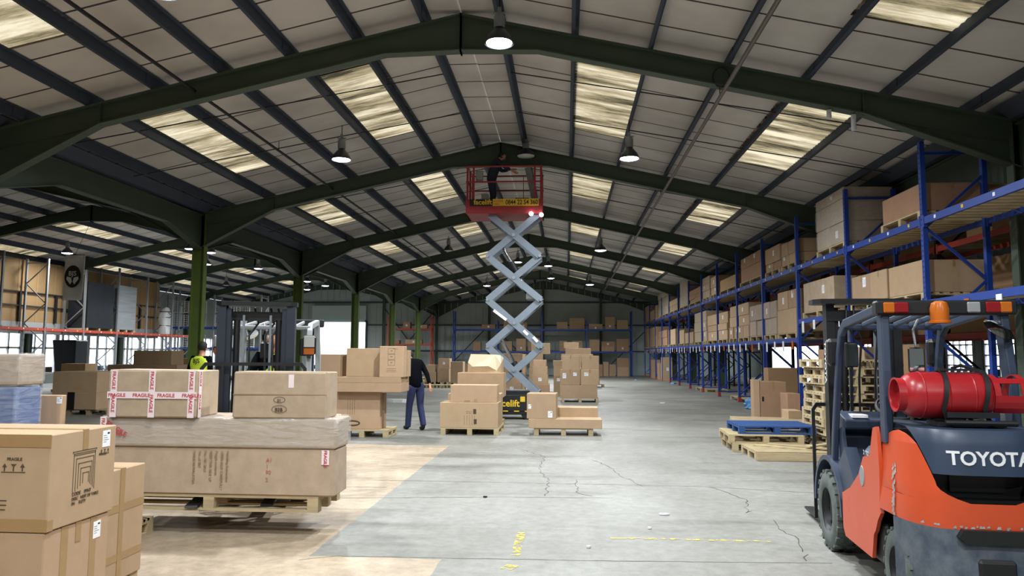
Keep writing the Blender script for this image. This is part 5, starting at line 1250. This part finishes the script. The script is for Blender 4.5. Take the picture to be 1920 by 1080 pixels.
    # scrapes along the rear corner (worn paint)
    if words_:
        q = MB()
        for k in range(26):
            z = .645+.33*k/26; u = -.988+rnd.uniform(0, .008)
            l, w_ = rnd.uniform(.02, .05), rnd.uniform(.002, .006)
            vs = [Sx(u, z), Sx(u+w_*1.5, z), Sx(u+w_, z+l), Sx(u+.004, z+l*.8)]; vs = [(v[0]-.002, v[1]-.004, v[2]) for v in vs]; q.add(vs, [(0, 1, 2, 3)])
        for k in range(34):
            u = rnd.uniform(-.97, .97); z = .645+rnd.uniform(0, .012); l = rnd.uniform(.01, .04); vs = [Sx(u, z), Sx(u+l*1.6, z), Sx(u+l*1.3, z+rnd.uniform(.006, .02)), Sx(u+.01, z+rnd.uniform(.006, .016))]
            vs = [(v[0], v[1]-.003, v[2]) for v in vs]; q.add(vs, [(0, 1, 2, 3)])
        q.build('paint_scrape', 'scratch', body_o, fix=False)
    # bumper mass
    b = MB(); strip(b, lambda z: -.98, lambda z: .98, [.17, .22, .4, .5, .60, .64], 40); vs = [Sx(-.98+1.96*k/20, .17) for k in range(21)]; b.add(vs, [tuple(range(21))])
    b.build('rear_bumper', 'bumper', t, smooth=True)
    b = MB(); b.prism([(-.26, .60), (-.23, .645), (.23, .645), (.26, .60), (.22, .565), (-.22, .565)], yf-.70, yf-.45, 'y'); b.build('tow_slot', 'black', t)
    b = MB(); b.box(-.13, .13, yf-.70, yf-.6, .33, .47, b=.02); b.build('tow_pin_recess', 'black', t)
    # dark centre: recess and hood
    b = MB(); b.box(-W*.66, W*.66, yf-.42, yf-.3, .78, 1.0); b.add([Sx(-.62, .8), Sx(.62, .8), (W*.6, yf-.36, .8), (-W*.6, yf-.36, .8)], [(0, 1, 2, 3)]); b.box(-.2, .2, yf-.45, yf-.42, .84, .98); b.build('radiator_recess', 'black', t)
    b = MB(); zs = [.965, .97, 1.05, 1.15, 1.21, 1.245]
    vs = []; nu = 30
    for i, z in enumerate(zs):
        for k in range(nu+1):
            u = (-1+2*k/nu)*(ubf(z)-.005); x, y, _ = Sx(u, z); vs.append((x, y-(.012 if i else -.05)+(.03 if i == 5 else 0)+(.006 if i == 4 else 0), z))
    b.add(vs, [(r_*(nu+1)+k, r_*(nu+1)+k+1, (r_+1)*(nu+1)+k+1, (r_+1)*(nu+1)+k) for r_ in range(len(zs)-1) for k in range(nu)])
    top = vs[-(nu+1):]; b.add(list(top)+[(x*1.0, yf+.12, 1.25) for x, _, _ in top], [(k, k+1, nu+1+k+1, nu+1+k) for k in range(nu)])
    hood = b.build('counterweight_cover', deckm, t, smooth=True)
    b = MB(); b.box(-.40, .40, yf-.34, yf+.11, 1.02, 1.19); b.build('inner_deck', 'darkmetal', t)
    if words_:
        L = text('TOYOTA', .118, Matrix.Identity(4), 'white', hood, 'lettering', .022, .002, 'CENTER', 1.18)
        # bend the word onto the curved cover
        me = L.data.copy(); L.data = me; me.name = 'lettering'
        L.matrix_local = Matrix.Identity(4)
        for v in me.vertices:
            x = v.co.x*1.2; z = 1.035+v.co.y
            _, y, _ = Sx(x/wz(z), z); v.co = (x, y-.0155-v.co.z, z)
    # chassis, floor, engine cover
    b = MB(); b.box(-W+.05, W-.05, yf+.02, .95, .22, .52, b=.02); b.box(-.42, .42, yf+.05, .1, .52, .60); b.build('chassis', 'darkmetal', t)
    b = MB(); b.box(-.44, .44, -.52, .12, .60, 1.0, b=.05); eng = b.build('engine_cover', deckm, t)
    if words_:
        text('2   TO', .05, SIDEM(-.442, .08, .93), 'white', eng, 'lettering', .01); text('20', .11, SIDEM(-.442, .09, .80), 'white', eng, 'lettering', .03, sx=1.3)
        text('2   TO', .05, SIDEP(.442, -.2, .93), 'white', eng, 'lettering', .01); text('20', .11, SIDEP(.442, -.2, .80), 'white', eng, 'lettering', .03, sx=1.3)
    b = MB(); b.box(-.25, .25, -.42, .08, 1.0, 1.10, b=.04); s_ = b.build('seat', 'rubber_dark', t); 
    b = MB(); b.sweep([(0, -.42, 1.06), (0, -.48, 1.3), (0, -.54, 1.52)], .44, .09); b.build('backrest', 'rubber_dark', s_, bevel=.03)
    # front body: footwell, dash and fenders
    b = MB(); b.box(-.46, .46, .12, .95, .5, .54); b.build('floor_plate', 'darkmetal', t)
    for s in (-1, 1):
        b = MB(); x0, x1 = sorted((s*.30, s*W))
        arc = [(FA+.43*math.cos(a), .36+.42*math.sin(a)) for a in [math.pi*k/14 for k in range(15)]]
        arco = [(p[0]*1+0, p[1]) for p in [(FA+.47*math.cos(a), .36+.46*math.sin(a)) for a in [math.pi*k/14 for k in range(15)]]]
        b.prism(arc+arco[::-1], x0, x1, 'x')
        xa, xb = sorted((s*(W-.13), s*(W-.10)))
        b.prism([(FA-.45, .36), (FA-.42, .6), (FA-.3, .78), (FA-.5, .95), (.12, .70), (.30, .60), (.36, .52), (.38, .30)], s*(W-.16), s*(W-.04), 'x')
        b.build('front_fender', deckm, t, smooth=True)
    b = MB(); b.prism([(.62, .54), (.95, .54), (.95, 1.12), (.86, 1.22), (.60, 1.16), (.60, 1.08), (.74, 1.02)], -.44, .44, 'x'); dash = b.build('dashboard', deckm, t, bevel=.015)
    for s in (-1, 1): b = MB(); b.prism([(.36, .58), (.62, .60), (.74, 1.05), (.60, 1.1), (.5, .8), (.2, .66)], s*.44, s*.47, 'x'); b.build('side_cowl', deckm, t)
    b = MB(); b.box(-.35, -.2, .62, .8, 1.175, 1.20); b.build('data_plate', 'label', dash)
    # steering wheel and levers
    b = MB(); N = 24; c = Vector((0, .45, 1.27)); tl = R(-28)
    b.tube([c+Vector((.17*math.cos(2*math.pi*k/N), .17*math.sin(2*math.pi*k/N)*math.cos(tl), -.17*math.sin(2*math.pi*k/N)*math.sin(tl))) for k in range(N+1)], .015, 8, False)
    for k in range(3): a = 2*math.pi*k/3; b.tube([c, c+Vector((.165*math.cos(a), .165*math.sin(a)*math.cos(tl), -.165*math.sin(a)*math.sin(tl)))], .012, 6)
    b.tube([c, (0, .66, .95)], .03, 8); b.build('steering_wheel', 'black', t, smooth=True)
    for k, x in enumerate((.18, .25, .32, .39)):
        b = MB(); b.tube([(x, .66, 1.15), (x, .60, 1.34)], .008, 6); b.lathe([(.018, 0), (.024, .03), (0, .06)], (x, .60, 1.33), n=8); b.build('lever', 'black', t)
    # overhead guard
    GZ = 2.06
    g = MB()
    for s in (-1, 1):
        g.sweep([(s*.50, .80, .66), (s*.50, .72, 1.02), (s*.485, .55, 1.72), (s*.48, .47, 1.90), (s*.475, .34, 1.98), (s*.47, -.58, GZ)], .06, .075)
        g.sweep([(s*.47, -.60, GZ+.03), (s*.49, -.66, 1.6), (s*.50, -.68, 1.1)], .07, .12)
    for k in range(5): x = -.3+.15*k; g.bar((x, .38, 1.97), (x, -.56, GZ), .03, .045)
    g.bar((-.48, .42, 1.955), (.48, .42, 1.955), .06, .05)
    gd = g.build('overhead_guard', deckm, t, bevel=.012)
    b = MB(); b.box(-.56, .56, -.71, -.60, GZ-.06, GZ+.045, b=.015); rb = b.build('guard_rear_bar', 'darkmetal', gd)
    for (x, w_, mt) in ((-.46, .09, 'lens_orange'), (-.36, .11, 'lens_red'), (.46, .09, 'lens_orange'), (.36, .11, 'lens_red'), (.21, .10, 'grey')):
        b = MB(); b.box(x-w_/2, x+w_/2, -.735, -.708, GZ-.045, GZ+.03, b=.008); b.build('rear_light', mt, rb)
    b = MB(); b.lathe([(.085, -.12), (.085, -.105), (.07, -.10), (.072, -.02), (.06, .02), (.03, .035), (0, .035)], (-.08, -.765, GZ-.0), n=20); b.build('beacon', 'lens_orange', rb, smooth=True)
    # mirrors
    def mir(x, y, z, w_, h, yaw, nm='rear_view_mirror'):
        b = MB(); T = Matrix.Translation((x, y, z)) @ Matrix.Rotation(yaw, 4, 'Z'); b.box(-w_/2, w_/2, -.02, .02, -h/2, h/2, T, b=.012); o = b.build(nm, 'black', gd)
        b = MB(); b.box(-w_/2+.01, w_/2-.01, -.024, -.021, -h/2+.01, h/2-.01, T); b.build('mirror_glass', 'mirror', o); return o
    mir(-.42, .38, 1.72, .13, .21, R(8)); mir(.08, .1, 1.68, .14, .2, R(-14)); 
    b = MB(); b.tube([(.08, .1, 1.78), (.07, .12, 1.92), (.12, .1, 2.02)], .012, 6); b.build('mirror_arm', 'galv', gd)
    b = MB(); b.lathe([(0, .03), (.08, .022), (.12, 0)], (.42, -.68, 1.9), (.25, -.55, .8), n=22); b.lathe([(.12, 0), (.08, -.02), (0, -.04)], (.42, -.68, 1.9), (.25, -.55, .8), n=22); b.build('convex_mirror', 'chrome', gd, smooth=True)
    # headlights on the front pillars
    for s in (-1, 1):
        b = MB(); b.box(s*.50-.075, s*.50+.075, .60, .72, 1.62, 1.86, b=.03); o = b.build('headlight', 'black', gd)
        b = MB(); b.box(s*.50-.06, s*.50+.06, .72, .728, 1.72, 1.85, b=.004); b.build('headlight_glass', 'lens_off', o)
        b = MB(); b.box(s*.50-.06, s*.50+.06, .72, .728, 1.635, 1.705, b=.004); b.build('indicator', 'lens_orange', o)
    # mast
    MY = 1.30
    for s in (-1, 1):
        b = MB(); x = s*.36
        b.box(x-.045, x+.045, MY-.07, MY-.055, .06, mastz); b.box(x-.045, x+.045, MY+.055, MY+.07, .06, mastz); b.box(x+s*.03, x+s*.045, MY-.055, MY+.055, .06, mastz)
        o = b.build('outer_mast_rail', mm, t)
        if words_ and s < 0: text('TOYOTA', .085, mtx((x-.046, MY+.03, 1.85), 0, -90, 0) @ Matrix.Rotation(R(180), 4, 'Z') if False else SIDEM(x-.047, MY+.035, 1.85, -90), 'white', o, 'lettering', .02, sx=1.15)
        b = MB(); x = s*.30
        b.box(x-.035, x+.035, MY-.045, MY-.032, .08, mastz-.03); b.box(x-.035, x+.035, MY+.032, MY+.045, .08, mastz-.03); b.box(x+s*.022, x+s*.035, MY-.032, MY+.032, .08, mastz-.03); b.build('inner_mast_rail', mm, t)
        b = MB(); b.tube([(s*.22, MY-.05, .1), (s*.22, MY-.05, mastz-.15)], .034, 12); b.build('lift_cylinder', 'darkmetal', t, smooth=True)
        b = MB(); b.box(s*.14-.012, s*.14+.012, MY+.0, MY+.012, .3, mastz-.1); b.build('lift_chain', 'steel', t)
        b = MB(); b.tube([(s*.34, .78, .62), (s*.34, MY-.08, .62)], .03, 10); b.build('tilt_cylinder', 'darkmetal', t)
    b = MB(); b.box(-.40, .40, MY-.08, MY-.04, mastz-.16, mastz-.06); b.build('mast_crossmember', 'darkmetal', t); b = MB(); b.box(-.40, .40, MY-.09, MY-.05, .15, .25); b.build('mast_crossmember', 'darkmetal', t)
    b = MB(); b.prism([(-pw, MY-.10), (-pw+.06, MY-.20), (pw-.06, MY-.20), (pw, MY-.10), (pw, MY+.06), (pw-.06, MY+.10), (-pw+.06, MY+.10), (-pw, MY+.06)], mastz, mastz+.045, 'z'); b.build('mast_head_plate', 'darkmetal', t)
    # hoses looping below the head plate
    for x in (-.2, -.12, .05): b = MB(); b.tube([(x, MY-.12, mastz-.02), (x-.03, MY-.2, mastz-.18), (x+.06, MY-.16, mastz-.32), (x+.04, MY-.1, mastz-.7), (x+.04, MY-.08, .8)], .012, 6); b.build('hydraulic_hose', 'black', t, smooth=True)
    # carriage, load backrest, forks
    CY = MY+.10
    b = MB(); b.box(-.50, .50, CY, CY+.035, lift+.02, lift+.11); b.box(-.50, .50, CY, CY+.035, lift+.36, lift+.44); b.box(-.2, -.14, CY, CY+.03, lift+.1, lift+.4); b.box(.14, .2, CY, CY+.03, lift+.1, lift+.4); b.build('fork_carriage', 'darkmetal', t)
    b = MB(); zt2 = lift+backrest
    b.sweep([(-.53, CY+.02, lift+.1), (-.53, CY+.02, zt2-.05), (-.49, CY+.02, zt2), (.49, CY+.02, zt2), (.53, CY+.02, zt2-.05), (.53, CY+.02, lift+.1)], .02, .035, (0, 1, 0))
    for x in (-.32, -.11, .11, .32): b.bar((x, CY+.02, lift+.4), (x, CY+.02, zt2), .022, .022)
    b.bar((-.53, CY+.02, lift+.46), (.53, CY+.02, lift+.46), .02, .04); b.build('load_backrest', 'darkmetal', t)
    for s in (-1, 1):
        b = MB(); x = s*.33; b.box(x-.055, x+.055, CY+.035, CY+.075, lift-.01+.0, lift+.46); b.prism([(CY+.035, lift-.01), (CY+.035, lift+.03), (CY+.6, lift+.03), (CY+1.09, lift+.015), (CY+1.1, lift-.005), (CY+1.0, lift-.01)], x-.055, x+.055, 'x'); b.build('fork', 'darkmetal', t)
    # wheels
    for s in (-1, 1): wheel(t, s*(W-.10), FA, .34, .22, s); wheel(t, s*(W-.12), RA, .27, .17, s)
    # fuel cap and gas bottle
    b = MB(); b.lathe([(0, .006), (.075, .006), (.08, 0)], (-W-.0, -.22, .80), (-1, 0, 0), n=20); o_ = b.build('round_cover', 'grey', t, smooth=True); o_.scale = (1, .7, 1); o_.location = (0, -.066, 0)
    if gas:
        gz, gy = 1.45, yf-.30
        b = MB(); pr = [(0, .06), (.08, .06), (.10, .05), (.105, -.0), (.112, 0), (.112, .06), (.13, .08), (.15, .12), (.155, .17), (.155, .60), (.15, .65), (.13, .69), (.11, .705), (0, .705)]
        b.lathe(pr, (-.52, gy, gz), (1, 0, 0), n=32); gb = b.build('gas_bottle', 'redgas', t, smooth=True); gb['label'] = 'red gas bottle lying across the rear'
        b = MB()
        for x in (.18, .36, .55): b.lathe([(.155, x-.006), (.159, x), (.155, x+.006)], (-.52, gy, gz), (1, 0, 0), n=32)
        b.lathe([(.104, .0), (.116, -.004), (.116, .008), (.104, .01)], (-.52, gy, gz), (1, 0, 0), n=32); b.build('bottle_ring', 'redgas', gb, smooth=True)
        # collar handle at the valve end
        N = 16; b = MB(); xs = .215; 
        for k in range(N):
            a0_, a1_ = R(-50+280*k/N), R(-50+280*(k+1)/N)
            for (u0, u1) in ((.17, .215), (.365, .41)) if 3 <= k < 13 and k % 5 else ((.17, .41),):
                vs = [(u, gy+r_*math.cos(a), gz+r_*math.sin(a)) for u in (u0, u1) for a in (a0_, a1_) for r_ in (.135, .142)]
                b.add(vs, [(0, 2, 6, 4), (1, 5, 7, 3), (0, 4, 5, 1), (2, 3, 7, 6), (4, 6, 7, 5), (0, 1, 3, 2)])
        b.build('valve_collar', 'redgas', gb, smooth=True)
        b = MB(); b.lathe([(.02, 0), (.025, .06), (.015, .1), (0, .1)], (.18, gy, gz), (1, 0, 0), n=10); b.tube([(.25, gy, gz), (.29, gy-.05, gz+.1), (.12, gy+.1, gz+.12), (.1, gy+.25, gz-.1)], .01, 6); b.build('valve', 'steel', gb)
        b = MB()
        for x in (-.2, .1):
            pts = [(x+.05, gy+.17, gz-.22)] + [(x+.03*math.sin(a), gy+.168*math.cos(a), gz+.168*math.sin(a)) for a in [R(-30+ 240*k/12) for k in range(13)]] + [(x+.04, gy-.12, gz-.2)]
            b.sweep(pts, .035, .008)
        b.bar((-.2, gy-.06, gz+.172), (.1, gy-.06, gz+.172), .02, .015); b.bar((-.2, gy-.16, gz-.12), (.18, gy-.16, gz-.12), .02, .035); b.bar((-.25, gy-.02, gz-.185), (.25, gy-.02, gz-.185), .2, .03)
        b.tube([(-.22, gy-.17, gz-.17), (.30, gy-.17, gz-.17)], .018, 8); b.tube([(-.1, gy-.05, gz+.18), (-.02, gy-.02, gz+.2), (.06, gy-.06, gz+.175)], .012, 6)
        b.build('bottle_cradle', 'darkmetal', t, smooth=True)
    return t
FK = forklift('orange and dark blue forklift seen from behind, red gas bottle across its rear', (2.63, 5.88, 0), R(-4.6), lift=.06, scale=(.8, .92, .965), mastz=2.2, pw=.56)
FK2Y = 9.15; p2 = at(481, 600, 7.85)
FK2 = forklift('dark grey forklift facing the camera, holding up the fragile boxes', (p2.x-.32, FK2Y, 0), R(194), lift=LZ+.035, gas=False, body='navy', deckm='grey', words_=False, backrest=1.28, mm='mastmetal')

# ------------------------------------------------------------------ people
def skinned(name, chains, mat, parent, sub=1):
    # chains: list of [(point, radius), ...]; equal points are shared so the limbs join
    key = {}; vs = []; rs = []; es = set()
    for ch in chains:
        prev = None
        for p, r_ in ch:
            k = tuple(round(c, 4) for c in p)
            if k not in key: key[k] = len(vs); vs.append(p); rs.append(r_)
            i = key[k]
            if prev is not None and prev != i: es.add((prev, i))
            prev = i
    me = bpy.data.meshes.new(name); me.from_pydata([tuple(v) for v in vs], list(es), []); me.materials.append(M[mat])
    o = bpy.data.objects.new(name, me); C.objects.link(o); o.parent = parent
    md = o.modifiers.new('skin', 'SKIN'); md.use_smooth_shade = True
    if not me.skin_vertices: 
        bm = bmesh.new(); bm.from_mesh(me); bm.verts.layers.skin.verify(); bm.to_mesh(me); bm.free()
    for i, sv in enumerate(me.skin_vertices[0].data):
        r_ = rs[i]; sv.radius = (r_, r_) if not isinstance(r_, tuple) else r_; sv.use_root = (i == 0)
    s = o.modifiers.new('sub', 'SUBSURF'); s.levels = sub; s.render_levels = sub+1
    return o
def V(*a): return Vector(a)
def person(label, loc, rz, J, top='jacket', legs='jeans', hood=None, vest=None):
    t = thing('person', label, 'person', loc, rz)
    P = {k: V(*v) for k, v in J.items()}
    pel, ch, nk, hd = P['pelvis'], P['chest'], P['neck'], P['head']
    mid = pel.lerp(ch, .5)
    hdir = (hd-nk).normalized(); fwd = P.get('face', V(0, 1, 0)).normalized()
    body = [[(pel, .08), (mid, .09), (ch, .10), (nk, .055), (nk.lerp(hd, .5), .055), (hd, .085), (hd+hdir*.09, .078), (hd+hdir*.13, .04)], [(hd, .085), (hd+fwd*.085-hdir*.03, .045), ], [(hd, .085), (hd+fwd*.10+hdir*.005, .016)]]
    jk = [[(pel+V(0, 0, -.1), (.16, .14)), (pel, (.17, .145)), (mid, (.18, .15)), (ch, (.2, .15)), (nk.lerp(ch, .3), (.13, .11)), (nk, .07)]]
    tr = [[(pel+V(0, 0, .1), .13), (pel, .14)]]; sh = []
    for s in ('L', 'R'):
        sd = P['sh'+s]; el = P['el'+s]; wr = P['wr'+s]; hp = P['hip'+s]; kn = P['kn'+s]; an = P['an'+s]; toe = P['toe'+s]
        hand = wr + (wr-el).normalized()*.09; d = (wr-el).normalized()
        body.append([(ch, .10), (sd, .04), (el, .034), (wr, .026), (hand, .034)])
        sidev = d.cross(fwd); sidev = sidev.normalized() if sidev.length > .1 else V(1, 0, 0)
        for k, (off, l) in enumerate(((-.03, .07), (-.01, .085), (.01, .08), (.03, .062))):
            b0 = hand + sidev*off + d*.015; c1 = b0 + d*l*.55 + fwd*.008; c2 = b0 + d*l*.95 + fwd*.03
            body.append([(hand, .034), (b0, .010), (c1, .009), (c2, .007)])
        th0 = wr + d*.03 - sidev*.03; body.append([(wr+d*.0001, .026), (th0, .011), (th0 + d*.04 - sidev*.02, .009)])
        body.append([(pel, .08), (hp, .065), (kn, .045), (an, .035), (toe.lerp(an, .3)+V(0, 0, -.03), .03)])
        jk.append([(ch, (.2, .15)), (sd, .085), (sd.lerp(el, .5), .066), (el, .058), (el.lerp(wr, .9), .044)])
        tr.append([(pel, .14), (hp, .11), (hp.lerp(kn, .5), .094), (kn, .078), (kn.lerp(an, .5), .074), (an+V(0, 0, -.02), .068), (an+V(0, 0, -.05), .066)])
        fd = (toe-an); fd.z = 0
        sh.append([(an+V(0, 0, .03), .05), (V(an.x, an.y, toe.z), .042), (toe.lerp(V(an.x, an.y, toe.z), .4), .044), (toe, .036)])
    b_ = skinned('body', body, 'skin', t); skinned('jacket', jk, top, t); skinned('trousers', tr, legs, t)
    for c in sh: skinned('shoe', [c], 'shoe', t)
    b = MB(); ax = hdir
    for k_ in range(1):
        b.lathe([(.0, -.06), (.07, -.055), (.098, -.01), (.103, .04), (.095, .09), (.06, .135), (0, .15)], hd - fwd*.022 + hdir*.012, hdir, n=20)
    # keep the hair off the face
    keep = []
    hr = b.build('hair', 'hair', t, smooth=True)
    bm = bmesh.new(); bm.from_mesh(hr.data)
    bmesh.ops.delete(bm, geom=[v for v in bm.verts if (v.co-hd).dot(fwd) > .035 and (v.co-hd).dot(hdir) < .075], context='VERTS'); bm.to_mesh(hr.data); bm.free()
    rt = fwd.cross(hdir).normalized()
    for s in (-1, 1):
        b = MB(); b.lathe([(0, -.011), (.011, 0), (0, .011)], hd + fwd*.083 + hdir*.022 + rt*.032*s, fwd, n=10); b.build('eye', 'black', t)
        b = MB(); b.lathe([(0, -.008), (.022, -.004), (.03, .002), (0, .008)], hd + rt*.088*s + hdir*.0, rt, n=12); b.build('ear', 'skin', t, smooth=True)
    b = MB(); b.box(-.022, .022, -.003, .003, -.003, .003, Matrix.Translation(hd+fwd*.123-hdir*.035) @ Matrix.Rotation(math.atan2(-fwd.x, fwd.y), 4, 'Z')); b.build('mouth', 'ink_red_faded', t)
    if vest:
        vb = skinned('hi_vis_vest', [[(pel+V(0, 0, .02), (.19, .165)), (mid, (.205, .175)), (ch, (.235, .185)), (nk.lerp(ch, .4), (.17, .14))], [(ch, (.235, .185)), (P['shL'].lerp(ch, .1), .112)], [(ch, (.235, .185)), (P['shR'].lerp(ch, .1), .112)]], 'hivis', t)
        vb['label'] = 'fluorescent yellow vest'
        if vest != 'plain': text(vest, .13, FRONT(ch.x+.02, ch.y-.22, ch.z-.01), 'black', vb, 'lettering', .02, align='CENTER')
    return t
def stand(lean=(0, 0, 0), arms='down', stride=0, h=1.78):
    k = h/1.78; x, y = lean[0], lean[1]
    J = dict(pelvis=(0, 0, .95), chest=(x*.6, y*.6, 1.36), neck=(x*.85, y*.85, 1.50), head=(x, y+.03, 1.65),
             shL=(-.18+x*.65, y*.65, 1.44), shR=(.18+x*.65, y*.65, 1.44), hipL=(-.09, 0, .90), hipR=(.09, 0, .90),
             knL=(-.10, .03+stride*.5, .5), knR=(.10, .06-stride*.4, .5), anL=(-.1, stride, .09), anR=(.1, -stride, .09+(.05 if stride else 0)), toeL=(-.11, stride+.17, .04), toeR=(.11, -stride+.16, .04))
    J.update(elL=(-.25+x*.5, -.03+y*.4, 1.17), elR=(.25+x*.5, -.03+y*.4, 1.17), wrL=(-.26+x*.4, .08+y*.3, .93), wrR=(.26+x*.4, .08+y*.3, .93))
    return {a: tuple(c*k for c in v) for a, v in J.items()}
# the man walking past the tall cartons: leaning forward, arm trailing behind him (local +Y is his heading)
J = stand((0, .30, 0), stride=.16, h=1.84)
J.update(shR=(.2, .2, 1.44), elR=(.27, .02, 1.2), wrR=(.27, -.12, .96), elL=(-.24, .3, 1.2), wrL=(-.2, .48, 1.05), head=(0, .40, 1.60), neck=(0, .28, 1.48))
wp = gnd(779, 806)
person('man in black jacket and blue jeans walking bent behind the tall cartons', (wp.x+.0, wp.y, 0), R(38), J)
# worker in the basket, reaching up to the lamp
J = stand((.06, .12, 0), h=1.72); J.update(elR=(.2, .32, 1.2), wrR=(.12, .52, 1.13), elL=(-.2, .30, 1.18), wrL=(-.12, .50, 1.2), head=(.02, .27, 1.50), neck=(.04, .2, 1.42), face=(0, 1, -.35), chest=(.03, .1, 1.28), shL=(-.16, .12, 1.38), shR=(.2, .12, 1.38), knL=(-.1, .05, .48))
person('worker in dark blue overalls bending over the rail of the red basket', (at(921, 380, LYc-.2).x, LYc-.18, BASK[1]), R(-78), J, top='overall', legs='overall')
# man in the printed vest, seen from behind
vp_ = at(376, 672, 16)
J = stand((0, .04, 0), h=1.88); person('person in yellow vest lettered on the back, walking away beyond the fragile box', (vp_.x, 16, 0), R(-6), J, legs='jeans', vest='BJS')
# driver of the facing forklift
dp = FK2.location
J = dict(pelvis=(0, 0, 1.16), chest=(0, .06, 1.52), neck=(0, .09, 1.66), head=(.02, .12, 1.80), shL=(-.17, .06, 1.6), shR=(.17, .06, 1.6), elL=(-.25, .2, 1.38), elR=(.25, .2, 1.38), wrL=(-.12, .42, 1.32), wrR=(.14, .44, 1.32),
         hipL=(-.1, .04, 1.14), hipR=(.1, .04, 1.14), knL=(-.13, .42, 1.12), knR=(.13, .42, 1.12), anL=(-.13, .5, .70), anR=(.13, .5, .70), toeL=(-.13, .66, .60), toeR=(.13, .66, .60), face=(0, 1, -.1))
J = {k: ((v[0], v[1]-.18, v[2]-(.0 if k not in ('pelvis',) else 0)) if k != 'face' else v) for k, v in J.items()}
person('driver in dark clothes and yellow vest sitting in the facing forklift', (dp.x-.03, dp.y, 0), R(194), J, vest='plain')
